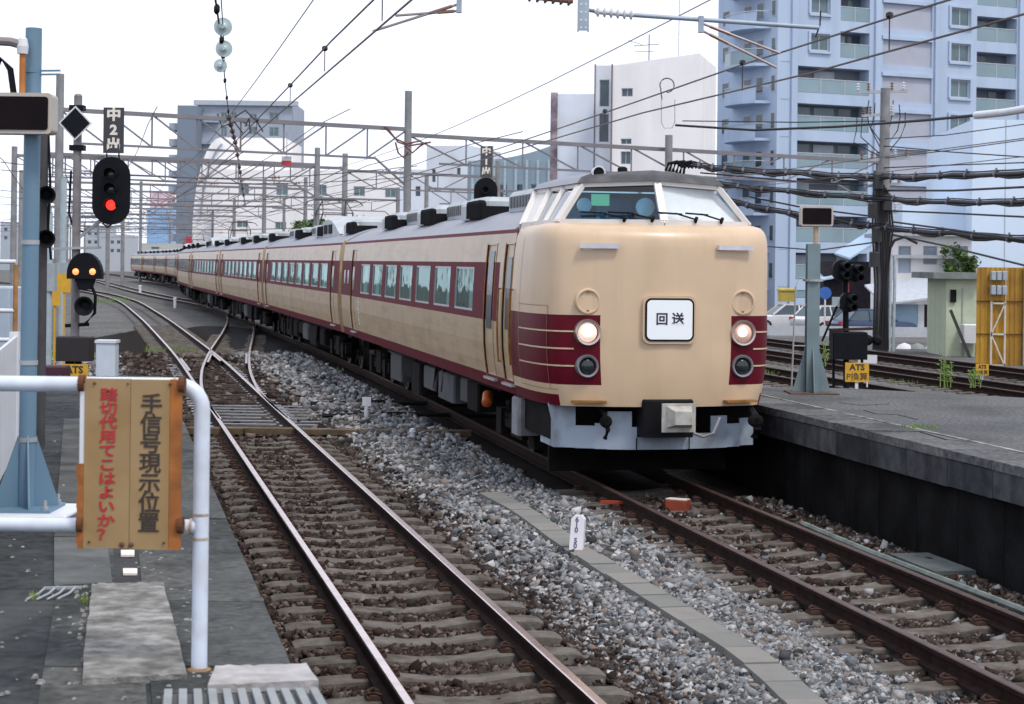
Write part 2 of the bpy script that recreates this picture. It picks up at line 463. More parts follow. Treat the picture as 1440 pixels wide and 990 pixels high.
# ---- tracks
RP = [(-.026, 0), (.026, 0), (.0325, -.007), (.0325, -.036), (.009, -.047), (.008, -.118), (.063, -.134), (.063, -.15), (-.063, -.15), (-.063, -.134), (-.008, -.118), (-.009, -.047), (-.0325, -.036), (-.0325, -.007)]
def sweep_rail(fx, off, y0, y1, step):
    ysr = []; y = y0
    while y < y1: ysr.append(y); y += step if y < 60 else step * 3
    ysr.append(y1)
    vs, fs, ms = [], [], []
    n = len(RP)
    for y in ysr:
        sl = slope(fx, y); L = math.hypot(1, sl)
        nxv, nyv = 1 / L, -sl / L
        o = off(y) if callable(off) else off
        for a, z in RP: vs.append((fx(y) + (o + a) * nxv, y + (o + a) * nyv, z))
    mb = MB(); mb.v = vs
    for k in range(len(ysr) - 1):
        for i in range(n):
            j = (i + 1) % n
            mb.f.append((k*n+i, k*n+j, (k+1)*n+j, (k+1)*n+i)); mb.m.append(1 if i in (0, 1, 13) else 0)
    mb.f.append(tuple(range(n))); mb.m.append(0); mb.f.append(tuple(range((len(ysr)-1)*n, len(ysr)*n))); mb.m.append(0)
    return mb
def sleeper_mesh(half=1.0, timber=False):
    mb = MB()
    secs = [(-half, -.175), (-half*.94, -.16), (-.72, -.152), (-.42, -.152), (-.15, -.185), (.15, -.185), (.42, -.152), (.72, -.152), (half*.94, -.16), (half, -.175)]
    if timber: secs = [(-half, -.152), (half, -.152)]
    vs, fs = [], []
    for x, z in secs:
        for yy, zz in ((-.12, -.34), (.12, -.34), (.105, z - .012), (.088, z), (-.088, z), (-.105, z - .012)): vs.append((x, yy, zz))
    for k in range(len(secs) - 1):
        for i in range(6):
            j = (i + 1) % 6; fs.append((k*6+i, k*6+j, (k+1)*6+j, (k+1)*6+i))
    fs += [tuple(range(6)), tuple(range((len(secs)-1)*6, len(secs)*6))]
    return mb.add(vs, fs)
def clip_mesh():
    mb = MB()
    for s in (1,):
        mb.box((s*.11 - .045, -.06, -.15), (s*.11 + .045, .06, -.128))
        mb.tube([(s*.06, -.05, -.118), (s*.10, -.06, -.10), (s*.14, -.03, -.11), (s*.14, .03, -.11), (s*.10, .06, -.10), (s*.06, .05, -.118)], .011, 5)
    return mb
timber = M("timber_sleeper", (0.045, 0.035, 0.03), 0.9, var=0.4, scale=7, bump=0.4)
S_ME = sleeper_mesh().build("sleeper", concs).data; bpy.data.objects.remove(bpy.data.objects["sleeper"])
T_ME = sleeper_mesh(1.25, True).build("sleeper", timber).data; bpy.data.objects.remove(bpy.data.objects["sleeper"])
C_ME = clip_mesh().build("rail_clip", M("clip_rust", (0.06, 0.035, 0.028), 0.8, var=0.4, scale=20)).data; bpy.data.objects.remove(bpy.data.objects["rail_clip"])
pl = MB()
pl.box((-.11, -.09, -.151), (.30, .09, -.136))
P_ME = pl.build("slide_plate", M("slide_plate_steel", (0.30, 0.31, 0.33), 0.35, metal=.6, var=.2)).data; bpy.data.objects.remove(bpy.data.objects["slide_plate"])
def track(label, fx, y0, y1, step=1.0, sl=None, clips=0, sw=None, top=None, group="tracks through the station throat"):
    t = thing("railway_track", label, "railway track", (0, 0, 0), 0, group)
    for s in (-1, 1): sweep_rail(fx, s * .565, y0, y1, step).build("rail", [rail_side, top or rail_top], t, smooth=40)
    if sl:
        y = sl[0]
        k0 = math.ceil((y / .976 - .3) / .6)
        while True:
            y = (k0 * .6 + .3) * .976; k0 += 1
            if y > sl[1]: break
            me = T_ME if sw and sw[0] < y < sw[1] else S_ME
            o = link("sleeper", me, t, (fx(y), y, 0)); o.rotation_euler = (R(random.uniform(-.3, .3)), 0, -math.atan(slope(fx, y)) + R(random.uniform(-.8, .8)))
            if me is T_ME:
                for s in (-1, 1):
                    p_ = link("slide_plate", P_ME, o, (s * .565, 0, 0)); p_.rotation_euler = (0, 0, 0 if s > 0 else math.pi)
            elif y < clips:
                for s in (-1, 1):
                    for e in (0, math.pi): link("rail_clip", C_ME, o, (s * .565, 0, 0)).rotation_euler = (0, 0, e)
    return t
track("foreground track with concrete sleepers curving away left from the left platform edge", fL, 3.0, 260, 1.0, (7.6, 75), 30, (28.8, 47))
track("track the cream and maroon train stands on beside the right platform", fT, 3.0, 320, 1.0, (8.5, 22), 22, None, rail_dull)
br_t = track("short crossover track leaving the left track at the turnout and joining the train's track", fB, 29.4, 98, 1.0, (47.5, 66))
track("track merging beside the far cars of the train at the left", fC, 91, 310, 2.0)
track("first track behind the right platform end", fR1, 20, 270, 2.0, (25, 60), 0, None, rail_dull)
track("middle track between the right platform end and the yellow wall", fR2, 22, 270, 2.0, (30, 60), 0, None, rail_dull)
track("farthest right track, nearest the yellow corrugated wall", fR3, 25, 270, 2.0, (34, 60), 0, None, rail_dull)
# grass-bound bed for the tracks on the right
mb = MB(); 
pts = [(4.5, 25.5), (40, 14), (60, 40), (30, 62), (4, 90), (-6, 90)]
mb.prism([(x, y, -.46) for x, y in pts], (0, 0, .26))
mb.build("ballast_bed", M("ballast_far", (0.13, 0.128, 0.13), 0.95, var=0.55, scale=16, bump=1.0, bscale=16, dirt=((0.08, 0.065, 0.055), 0.6, 0.6)), kind="structure")

# crossing nose and check rails of the turnout
t = thing("turnout_crossing", "crossing frog and check rails where two rails intersect beyond the signpost railing", "turnout")
for fx, off, a, b in ((fL, -.565 + .075, 42, 47), (fB, .565 - .075, 45, 50), (fL, .565 - .08, 46, 50.5), (fB, -.565 + .08, 45.5, 50)):
    sweep_rail(fx, off, a, b, .5).build("check_rail", [rail_side, rail_top], t, smooth=40)
for k in range(8):
    y_ = 29.1 + k*.62; xc = fL(y_)
    MB().box((xc-.50, y_-.28, -.185), (xc+.50, y_+.28, -.142)).build("deck_board", timber, t)
    MB().box((xc-.46, y_-.045, -.141), (xc+.42, y_+.045, -.118)).build("slide_bar", P_ME.materials[0], t)
    MB().box((xc+.72, y_-.045, -.15), (xc+1.25, y_+.045, -.12)).build("slide_bar", P_ME.materials[0], t)
for k in range(12):
    y_ = 34.4 + k*.95; MB().box((fL(y_)-.9, y_-.10, -.19), (fB(y_)+1.1, y_+.10, -.138)).build("turnout_timber", timber, t)
# board and trough crossing the left track in front of the turnout
cov = thing("crossing_board", "weathered timber cable cover laid across the ballast in front of the turnout", "cable cover")
x0, x1 = -6.0, -.6
for k in range(6):
    a = x0 + (x1 - x0) * k / 6; b = x0 + (x1 - x0) * (k + 1) / 6 - .02
    if abs(a - fL(28.2)) < .001: continue
    MB().box((a, -.13, -.14), (b, .13, -.055 + random.uniform(-.01, .01))).build("board", M("old_board", (0.12, 0.088, 0.055), 0.9, var=0.3, scale=5, bump=.3, dirt=((.07, .06, .05), .6, 3)), cov, (None), (0, 28.2 + .04 * k, 0))
dk = MB().tube([(-3.3, 31.2, -.1), (-2, 31.6, -.08), (0, 31.5, -.1)], .04).build("point_rod", black)
tag(dk, "dark point rod lying on ballast behind the timber cable cover", "rod")
dk = MB().tube([(-3.8, 33.8, -.1), (-2.4, 34.2, -.08), (-.8, 34.0, -.1)], .05).build("point_rod", black)
tag(dk, "farther dark rod crossing toward the train near the turnout", "rod")

# concrete cable trough with lids, running between the two tracks
tr = thing("cable_trough", "line of concrete trough lids snaking through grey ballast between the tracks", "cable trough")
dist = [0]
for a, b in zip(path, path[1:]): dist.append(dist[-1] + (b - a).length)
def on_path(s):
    for k in range(len(path) - 1):
        if s <= dist[k + 1] or k == len(path) - 2:
            return path[k].lerp(path[k + 1], (s - dist[k]) / (dist[k + 1] - dist[k]))
s_, k = 0, 0
while s_ < dist[-1]:
    p, q = on_path(s_), on_path(min(s_ + .485, dist[-1]))
    d = (q - p).normalized(); n_ = Vector((d.y, -d.x, 0)) * .125
    if (q - p).length < .1: break
    lid = [p - n_, q - n_, q + n_, p + n_]
    zo = random.uniform(-.008, .008)
    mb = MB().prism([Vector((v.x, v.y, -.16)) for v in lid], (0, 0, .095 + zo))
    mb.build("trough_lid", M("trough_lid_concrete%d" % (k % 3), [(0.205, 0.202, 0.19), (0.18, 0.182, 0.172), (0.225, 0.212, 0.20)][k % 3], .9, var=.12, scale=4, bump=.25, dirt=((.16, .15, .13), .4, 4)), tr)
    s_ += .5; k += 1

# ================================================================== PLATFORMS
PZ = .9
def plat_poly(name, poly, mat, z0=-.4, z1=PZ):
    return MB().prism([(x, y, z0) for x, y in poly], (0, 0, z1 - z0)).build(name, mat, kind="structure")
asph = M("platform_asphalt", (0.036, 0.039, 0.042), 0.92, var=0.5, scale=14, bump=0.9, bscale=50, dirt=((0.095, 0.10, 0.10), 0.6, 1.6), streak=((.014,.015,.016), .6, 1.6, (.5, 1.6, 1)))
eL = lambda y: fL(y) - 1.60
eR = lambda y: fT(y) + 1.58
ysl = [2, 6, 10, 14, 18, 22, 25]
pL = plat_poly("left_platform", [(-16, 2)] + [(eL(y) - .05, y) for y in ysl] + [(-16, 27)], asph)
k = 0; y = 3.2
while y < 24.8:
    L_ = 1.42
    for a, wd, mt in ((0, .60, 0), (.62, .42, 1)):
        pts = []
        for yy, o in ((y, -a), (y + L_ - .018, -a), (y + L_ - .018, -a - wd), (y, -a - wd)): pts.append((eL(yy) + o, yy, PZ - .10 if a == 0 else PZ - .02))
        h = (.112 if a == 0 else .026) + random.uniform(-.004, .004)
        MB().prism(pts, (0, 0, h)).build("coping_slab" if a == 0 else "paving_slab",
            M("coping_grey%d" % (k % 3), [(0.068, 0.073, 0.071), (0.052, 0.056, 0.056), (0.085, 0.087, 0.084)][k % 3], .9, var=.45, scale=18, bump=.7, bscale=45, dirt=((.026, .028, .028), .7, 2.2), streak=((.14, .145, .145), .4, 2.5, (1, .5, 1))), pL)
        k += 1
    y += L_
def rough_slab(name, corners, z, h, mat, parent, jit=.012, nu=14, nv=10, seed=1):
    """hand-trowelled block: four pixel corners, uneven top and chipped rim"""
    rg = random.Random(seed); A_, B_, C_, D_ = [G(px, py, z) for px, py in corners]
    vs, fs = [], []
    for lay in (0, 1):
        for j in range(nv+1):
            for i in range(nu+1):
                u, v = i/nu, j/nv; p = A_.lerp(B_, u).lerp(D_.lerp(C_, u), v)
                edge = i in (0, nu) or j in (0, nv)
                if lay: vs.append((p.x + (rg.uniform(-jit, jit) if edge else 0), p.y + (rg.uniform(-jit, jit) if edge else 0), z + h + rg.uniform(-jit, jit)*.55 - (rg.uniform(0, jit) if edge else 0)))
                else: vs.append((p.x, p.y, z - .02))
    n1 = (nu+1)*(nv+1); ix = lambda i, j: j*(nu+1)+i
    for j in range(nv):
        for i in range(nu): fs.append((n1+ix(i,j), n1+ix(i+1,j), n1+ix(i+1,j+1), n1+ix(i,j+1)))
    rim = [ix(i,0) for i in range(nu)] + [ix(nu,j) for j in range(nv)] + [ix(i,nv) for i in range(nu,0,-1)] + [ix(0,j) for j in range(nv,0,-1)]
    for a_, b_ in zip(rim, rim[1:]+rim[:1]): fs.append((a_, b_, n1+b_, n1+a_))
    return MB().add(vs, fs).build(name, mat, parent)
def slab(name, corners, z, h, mat, parent):
    ps = [G(px, py, z) for px, py in corners]
    return MB().prism([(p.x, p.y, z - .03) for p in ps], (0, 0, h + .03)).build(name, mat, parent)
rough_c = M("rough_concrete", (0.20, 0.195, 0.185), .92, var=.35, scale=14, bump=1.0, bscale=25, dirt=((.07, .067, .06), .75, 5), streak=((.42, .41, .40), .75, 9, (.6, 1, 1)))
rough_slab("paving_slab", [(130, 829), (229, 827), (264, 958), (114, 966)], PZ, .035, rough_c, pL, .005, 20, 14, 3)
slab("paving_slab", [(76, 758), (150, 758), (158, 822), (76, 826)], PZ, .012, M("walk_concrete", (.12, .125, .125), .9, var=.15, scale=4, bump=.3, dirt=((.05, .05, .05), .6, 3)), pL)
slab("paving_slab", [(90, 590), (142, 590), (150, 756), (76, 756)], PZ, .010, M("walk_concrete2", (.085, .088, .086), .9, var=.3, scale=2, bump=.3, dirt=((.03, .03, .03), .8, 2.5)), pL)
slab("paving_slab", [(160, 758), (203, 758), (208, 822), (162, 822)], PZ, .008, M("walk_dark", (.05, .05, .052), .9, var=.2, scale=4, bump=.3), pL)
whitem = M("marker_white", (.72, .66, .60), .7, var=.06)
for a, lb in (((170, 776, 189, 783), "small white marker plate on platform just under the signboard"), ((173, 802, 193, 809), "small white marker plate on platform nearer the rough concrete slab")):
    ps = [G(a[0], a[1], PZ + .012), G(a[2], a[1], PZ + .012), G(a[2], a[3], PZ + .012), G(a[0], a[3], PZ + .012)]
    tag(MB().prism(ps, (0, 0, .012)).build("marker_plate", whitem), lb, "marker")
# pale step block at the platform end of the railing, and the ridged plate in front of it
st = rough_slab("step_block", [(302, 947), (430, 944), (448, 968), (292, 975)], PZ + .012, .035, M("pale_block", (.40, .385, .39), .85, var=.2, scale=9, bump=.6, bscale=20, dirt=((.20, .18, .15), .6, 5)), None, .004, 14, 4, 5)
tag(st, "pale concrete block overhanging the left platform edge beside the railing foot", "concrete block")
rp = thing("ridged_plate", "grey ridged drain plate at the bottom edge of the photo below the pale block", "drain plate")
pa, pb, pc_, pd = G(228, 981, PZ + .02), G(452, 979, PZ + .02), G(470, 1010, PZ + .02), G(225, 1012, PZ + .02)
MB().prism([pa, pb, pc_, pd], (0, 0, .012)).build("base_plate", M("plate_grey", (.07, .075, .08), .7, var=.15), rp)
for i in range(11):
    u0, u1 = (i + .15) / 11, (i + .7) / 11
    ps = [pa.lerp(pb, u0), pa.lerp(pb, u1), pd.lerp(pc_, u1), pd.lerp(pc_, u0)]
    MB().prism([p + Vector((0, 0, .0125)) for p in ps], (0, 0, .022)).build("ridge", M("plate_pale", (.24, .26, .27), .7, var=.12, dirt=((.2, .2, .2), .4, 5)), rp)
rgp = random.Random(4); mbp = MB()
for k in range(420):
    if k < 260: px, py = rgp.choice(((230, 900), (262, 860), (228, 800), (118, 900), (120, 850), (300, 935), (212, 780))); px += rgp.gauss(0, 14); py += rgp.gauss(0, 26)
    else: px, py = rgp.uniform(0, 380), rgp.uniform(600, 985)
    c = G(px, py, PZ + .004)
    if c.x > eL(c.y) - .06: continue
    s1 = abs(rgp.gauss(.006, .004)) + .002
    mbp.add([(c.x+dx*s1*rgp.uniform(.6,1.3), c.y+dy*s1*rgp.uniform(.6,1.3), c.z+dz*s1) for dx, dy, dz in ((-1,-1,0),(1,-1,0),(1,1,0),(-1,1,0),(-.6,-.6,1),(.6,-.6,1),(.6,.6,1),(-.6,.6,1))], [(4,5,6,7),(0,1,5,4),(1,2,6,5),(2,3,7,6),(3,0,4,7)])
gv = mbp.build("platform_grit", M("grit", (.24, .235, .22), .9, var=.6, scale=40)); gv["kind"] = "stuff"; gv["label"] = "scattered grit and pebbles on the left platform"; gv["category"] = "grit"
lf = MB().prism([G(204, 915, PZ + .02), G(212, 912, PZ + .02), G(222, 915, PZ + .02), G(212, 919, PZ + .02)], (0, 0, .004)).build("dead_leaf", M("leaf_brown", (.35, .13, .03), .8)); lf.location = (-.26, 0, 0)
tag(lf, "small orange dead leaf on the dark asphalt left of the rough slab", "leaf")
# little steel bracket with four prongs lying on the asphalt
b_ = thing("pronged_bracket", "small steel bracket with four prongs lying on the dark asphalt", "bracket")
q0, q1 = G(62, 827, PZ + .03), G(115, 826, PZ + .03)
MB().bar(q0, q1, .014, .014).build("bar", steel, b_)
for i in range(4):
    p = q0.lerp(q1, .02 + i * .27)
    MB().tube([p, p + Vector((-.005, -.10, -.01)), p + Vector((-.04, -.2, -.022))], .006, 5).build("prong", steel, b_)

# right platform
pR = plat_poly("right_platform", [(eR(y) + .16, y) for y in (2, 8, 14, 20, 25.2)] + [(4.75, 25.3), (6.9, 23.8), (10.0, 22.0), (14.5, 2)], conc_shaded, -.4, PZ - .01)
plat_top = M("right_platform_top", (0.125, 0.127, 0.13), .92, var=.5, scale=22, bump=.8, bscale=40, dirt=((.05, .052, .055), .6, .7))
MB().prism([(eR(y) + .62, y, PZ - .009) for y in (2, 8, 14, 20, 25.2)] + [(4.75, 25.3, PZ - .009), (6.9, 23.8, PZ - .009), (10.0, 22.0, PZ - .009), (14.5, 2, PZ - .009)], (0, 0, .008)).build("platform_top", plat_top, pR)
MB().prism([(eR(y) + .605, y, PZ - .001) for y in (2, 8, 14, 20, 25.2)] + [(eR(y) + .66, y, PZ - .001) for y in (25.2, 20, 14, 8, 2)], (0, 0, .007)).build("joint_strip", M("joint_mortar", (.26, .26, .25), .95, var=.5, scale=9, dirt=((.06, .07, .04), .8, 4)), pR)
for cx in ([(1215, 577), (1232, 582), (1262, 583), (1290, 590)], [(1290, 606), (1330, 618), (1390, 624), (1436, 634)], [(1180, 566), (1210, 570), (1250, 568)]):
    cp = [G(a_, b_, PZ + .001) for a_, b_ in cx]; mbc = MB()
    for p_, q_ in zip(cp, cp[1:]): mbc.bar(p_, q_, .018, .003)
    mbc.build("crack", M("crack_dark", (.02, .02, .02), .95), pR)
y = 7.0; k = 0
while y < 25.0:
    L_ = .9
    y1 = min(y + L_ - .012, 25.2)
    for part in (0, 2, 1):
        if part == 0:   # coping stone
            poly = [(eR(y), y), (eR(y1), y1), (eR(y1) + .6, y1), (eR(y) + .6, y)]; z0, z1 = PZ - .085 + random.uniform(-.006, .006), PZ + .002 + random.uniform(-.005, .004)
            mt = M("coping_right%d" % (k % 3), [(0.12, 0.123, 0.125), (0.10, 0.102, 0.106), (0.14, 0.14, 0.142)][k % 3], .9, var=.4, scale=16, bump=.6, bscale=40, dirt=((.045, .045, .05), .65, 1.6))
            nm = "coping_slab"
        elif part == 2:  # edge block under it, grimy and painted darker for its shaded face
            poly = [(eR(y) + .012, y), (eR(y1) + .012, y1), (eR(y1) + .6, y1), (eR(y) + .6, y)]; z0, z1 = PZ - .35 + random.uniform(-.012, .012), PZ - .092
            mt = M("shaded_edge%d" % (k % 3), [(0.072, 0.076, 0.084), (0.055, 0.058, 0.066), (0.088, 0.092, 0.10)][k % 3], .95, var=.3, scale=6, bump=.5, bscale=30, spec=.15, dirt=((.025, .025, .028), .7, 1.8), streak=((.02, .02, .022), .6, 4))
            nm = "shaded_edge"
        else:           # wall block below, set back
            poly = [(eR(y) + .12, y), (eR(y1) + .12, y1), (eR(y1) + .2, y1), (eR(y) + .2, y)]; z0, z1 = -.3, PZ - .36
            mt = conc_shaded; nm = "wall_block"
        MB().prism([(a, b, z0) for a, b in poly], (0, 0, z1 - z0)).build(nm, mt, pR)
    y += L_; k += 1
# pipe and slabs at the wall foot
pp = MB().tube([(fT(y) + 1.02 + .03 * math.sin(y), y, -.13) for y in np.arange(8, 19.5, .5)], .03, 6).build("drain_pipe", M("pipe_green_grey", (.17, .20, .19), .8, var=.3))
tag(pp, "grey green pipe on the ground between the train's track and right platform wall", "pipe")
for i, yy in enumerate((11.6, 13.9, 16.6)):
    o = MB().box((-.2, -.5, -.19), (.2, .5, -.12)).build("foot_slab", M("slab_teal", (.10, .115, .115), .9, var=.2), None, None, (fT(yy) + 1.32, yy, 0))
    o.rotation_euler = (0, 0, math.atan(.21))
    tag(o, ["flat slab at the right platform wall foot, nearest the camera", "flat slab at the right platform wall foot, middle of three", "flat slab at the right platform wall foot, nearest the train"][i], "slab", "slabs at the wall foot")
# red and white block between the rails, flat red scrap beside them
o = MB(); o.bbox((-.075, -.13, -.20), (.075, .13, -.07), .012, 0); o.box((-.07, -.125, -.0695), (.07, .125, -.062), 1)
o = o.build("wheel_stop_block", [M("brick_red", (.30, .05, .022), .7, var=.15), whitem]); o.location = G(953, 712, -.15); o.rotation_euler = (0, 0, R(62))
o.location.z = 0; tag(o, "small red block with a pale top lying between the rails before the train", "block")
o = MB().prism([(-.14, -.05, -.10), (.13, -.06, -.10), (.15, .03, -.10), (-.10, .06, -.10)], (0, 0, .03)).build("red_scrap", M("scrap_red", (.30, .05, .03), .8, var=.3)); o.location = G(860, 708, -.1); o.location.z = 0
tag(o, "flat dark red scrap on the ballast left of the rail before the train", "scrap")

# ================================================================== THE TRAIN
_WZ = [.97, 1.14, 1.30, 1.55, 1.86, 2.25, 2.63, 2.85, 3.0, 3.05, 3.10]
_WX = [1.375, 1.415, 1.44, 1.465, 1.473, 1.462, 1.44, 1.418, 1.395, 1.375, 1.34]
def W(z): return float(np.interp(z, _WZ, _WX))
win_glass = GLASS("window_glass", (0.55, 0.74, 0.72), 0.05, 0.03, 0.10, (.62, .82, .80))
cab_glass = GLASS("cab_glass", (0.40, 0.66, 0.82), 0.04, 0.02)
cab_glass_clear = GLASS("cab_glass_clear", (0.88, 0.92, 0.94), 0.08, 0.02)
alu = M("aluminium_frame", (0.42, 0.42, 0.43), .4, metal=.5, var=.08)
curt = M("curtain", (0.62, 0.62, 0.58), .9, var=.1)
interior = M("saloon_interior", (0.16, 0.24, 0.24), .8, var=.3, scale=1.5)
seatm = M("seat_blue_green", (0.07, 0.13, 0.14), .9, var=.2)
ZB = [.97, 1.14, 1.30, 1.55, 1.86, 1.95, 2.25, 2.56, 2.63, 2.85, 3.0, 3.05]
def side(mb, s, y0, y1, holes, band):
    yb = sorted(set([y0, y1] + [h[i] for h in holes for i in (0, 1)] + list(band)))
    zb = sorted(set(ZB + [h[i] for h in holes for i in (2, 3)]))
    for ya, y2 in zip(yb, yb[1:]):
        if ya < y0 or y2 > y1: continue
        ym = (ya + y2) / 2
        for za, z2 in zip(zb, zb[1:]):
            zm = (za + z2) / 2
            if any(h[0] < ym < h[1] and h[2] < zm < h[3] for h in holes): continue
            m = 0
            if zm < 1.14 or zm > 3.0 or (1.86 < zm < 2.63 and band[0] < ym < band[1]): m = 1
            mb.quad((s*W(za), ya, za), (s*W(za), y2, za), (s*W(z2), y2, z2), (s*W(z2), ya, z2), m)
    # reveals round the openings
    for a, b, c, d in holes:
        w_ = .025
        for (p, q) in (((a, c), (b, c)), ((b, c), (b, d)), ((b, d), (a, d)), ((a, d), (a, c))):
            mb.quad((s*W(p[1]), p[0], p[1]), (s*W(q[1]), q[0], q[1]), (s*(W(q[1])-w_), q[0], q[1]), (s*(W(p[1])-w_), p[0], p[1]), 1 if 1.86 < (p[1]+q[1])/2 < 2.63 else 0)
def seam(s, y, z0, z1, wd=.030, th=.004):
    mb = MB(); zs = np.linspace(z0, z1, 12)
    for za, zb_ in zip(zs, zs[1:]):
        A = lambda z, yy, o: (s*(W(z)+o), yy, z)
        mb.add([A(za,y-wd/2,-.005),A(za,y+wd/2,-.005),A(zb_,y+wd/2,-.005),A(zb_,y-wd/2,-.005),A(za,y-wd/2,th),A(za,y+wd/2,th),A(zb_,y+wd/2,th),A(zb_,y-wd/2,th)],
               [(4,5,6,7),(0,1,5,4),(1,2,6,5),(2,3,7,6),(3,0,4,7)])
    return mb
def roof_mesh(y0, y1, arch=True):
    mb = MB(); prof = []
    for i in range(17):
        u = -1 + 2*i/16
        prof.append((1.36*u, 3.05 + .40*(1 - abs(u)**2.3)))
    n = len(prof); ysr = np.linspace(y0, y1, 9)
    vs = [(x, y, z) for y in ysr for x, z in prof]
    fs = [(k*n+i, k*n+i+1, (k+1)*n+i+1, (k+1)*n+i) for k in range(8) for i in range(n-1)]
    fs += [tuple(range(n)), tuple(range(8*n, 9*n))]
    return mb.add(vs, fs)
def window(car, s, ya, yb, za=1.95, zb=2.56, curtain=True, detail=True):
    x = lambda z, o: s*(W(z) - o)
    fr = MB(); fw = .028
    def strip(y0, y1, z0, z1, o0=.024, o1=.004):
        fr.add([(x(z0,o0),y0,z0),(x(z0,o0),y1,z0),(x(z1,o0),y1,z1),(x(z1,o0),y0,z1),(x(z0,o1),y0,z0),(x(z0,o1),y1,z0),(x(z1,o1),y1,z1),(x(z1,o1),y0,z1)],
               [(0,3,2,1),(4,5,6,7),(0,1,5,4),(1,2,6,5),(2,3,7,6),(3,0,4,7)])
    strip(ya, yb, za, za+fw); strip(ya, yb, zb-fw, zb); strip(ya, ya+fw, za+fw, zb-fw); strip(yb-fw, yb, za+fw, zb-fw)
    f = fr.build("window", alu, car)
    MB().quad((x(za,.020),ya,za),(x(za,.020),yb,za),(x(zb,.020),yb,zb),(x(zb,.020),ya,zb)).build("pane", win_glass, f)
    if curtain:
        side_ = random.random()
        w_ = (yb-ya)*random.choice((.18, .3, .45))
        c0 = ya+.03 if side_ < .5 else yb-.03-w_
        mb = MB(); nseg = 14; vs = []; fs = []
        for i in range(nseg+1):
            yy = c0 + w_*i/nseg; o = .085 + .018*math.sin(i*2.3)
            vs += [(x(za,o),yy,za), (x(zb,o),yy,zb)]
        for i in range(nseg): fs.append((2*i,2*i+2,2*i+3,2*i+1))
        mb.add(vs, fs).build("curtain", curt, f)
    return f
def door(car, s, ya, yb, z0, z1, win=(1.75, 2.72), mat=None, wy=(.25, .75), seams=True):
    mb = MB(); zs = [z for z in ZB if z0 < z < z1]; zs = [z0] + zs + [z1]
    for za, zb in zip(zs, zs[1:]):
        m = 1 if (mat == 'band' and 1.86 <= za and zb <= 2.64) else 0
        mb.quad((s*(W(za)-.02),ya,za),(s*(W(za)-.02),yb,za),(s*(W(zb)-.02),yb,zb),(s*(W(zb)-.02),ya,zb), m)
    d = mb.build("door", [cream_side, maroon_side], car)
    w0, w1 = ya+(yb-ya)*wy[0], ya+(yb-ya)*wy[1]
    g = MB(); x = lambda z: s*(W(z)-.012)
    zw = np.linspace(win[0], win[1], 8)
    for za, zb in zip(zw, zw[1:]): g.quad((x(za),w0,za),(x(za),w1,za),(x(zb),w1,zb),(x(zb),w0,zb))
    g.build("door_window", M("door_glass", (.02, .035, .05), .15, var=.1, spec=.3), d)
    if seams:
        for yy in (ya-.02, yb+.02): seam(s, yy, 1.06, z1+.02, .032).build("door_seam", rust_cream, d)
    MB().box((s*W(1.1) - (.02 if s > 0 else .05), ya-.05, 1.07), (s*W(1.1) + (.05 if s > 0 else .02), yb+.05, 1.10)).build("door_step", alu, d)
    return d
def wheel_mesh():
    return MB().lathe((0,0,0), (1,0,0), [(-.02,.1),(-.02,.43),(-.005,.455),(.012,.455),(.025,.43),(.115,.425),(.115,.36),(.09,.34),(.09,.12),(.13,.1)], 20)
W_ME = None
def bogie(car, yc):
    global W_ME
    b = MB()
    for s in (-1, 1):
        b.box((s*1.0-.07, yc-1.45, .38), (s*1.0+.07, yc+1.45, .58))
        b.box((s*1.0-.09, yc-.35, .30), (s*1.0+.09, yc+.35, .75))
        for dy in (-1.05, 1.05):
            b.box((s*1.0-.12, yc+dy-.17, .27), (s*1.0+.12, yc+dy+.17, .62))
            b.lathe((s*1.0, yc+dy*.62, .5), (0,0,1), [(0,.1),(.04,.11),(.05,.08),(.09,.11),(.1,.08),(.14,.11),(.15,.08),(.19,.11),(.25,.1)], 8)
    b.box((-1.0, yc-.25, .42), (1.0, yc+.25, .7))
    b.box((-.3, yc-1.3, .45), (.3, yc+1.3, .6))
    o = b.build("bogie", underm, car)
    for dy in (-1.05, 1.05):
        for s in (-1, 1):
            if W_ME is None:
                w_ = wheel_mesh().build("wheel", M("wheel_steel", (.018, .015, .014), .6, metal=.4, var=.3), o, 35); W_ME = w_.data
            else: w_ = link("wheel", W_ME, o)
            w_.location = (s*.53, yc+dy, .43); w_.rotation_euler = (0, 0, 0 if s > 0 else math.pi)
    return o
def ac_unit(car, y0, ln=1.7, kind=0):
    u = MB().bbox((-.72, y0, 3.36), (.72, y0+ln, 3.66), .07).build("air_conditioner", acgrey, car)
    if kind == 0:
        g = MB()
        for i in range(5):
            yy = y0 - .95 + i*.2
            g.lathe((-.96, yy, 3.30), (0,0,1), [(0,.082),(.22,.082),(.26,.065),(.27,.03)], 8)
        g.box((-.97, y0-1.04, 3.28), (-.40, y0-.06, 3.48))
        g.build("cooling_grille", black, u)
        MB().bbox((-1.02, y0-.02, 3.28), (-.68, y0+.45, 3.55), .05).build("duct_box", acgrey, u)
    else:
        g = MB()
        for i in range(7): g.box((-.735, y0+.12+i*.2, 3.42), (-.719, y0+.24+i*.2, 3.58))
        g.build("louvre", M("louvre_dark", (.12, .13, .14), .6), u)
    return u
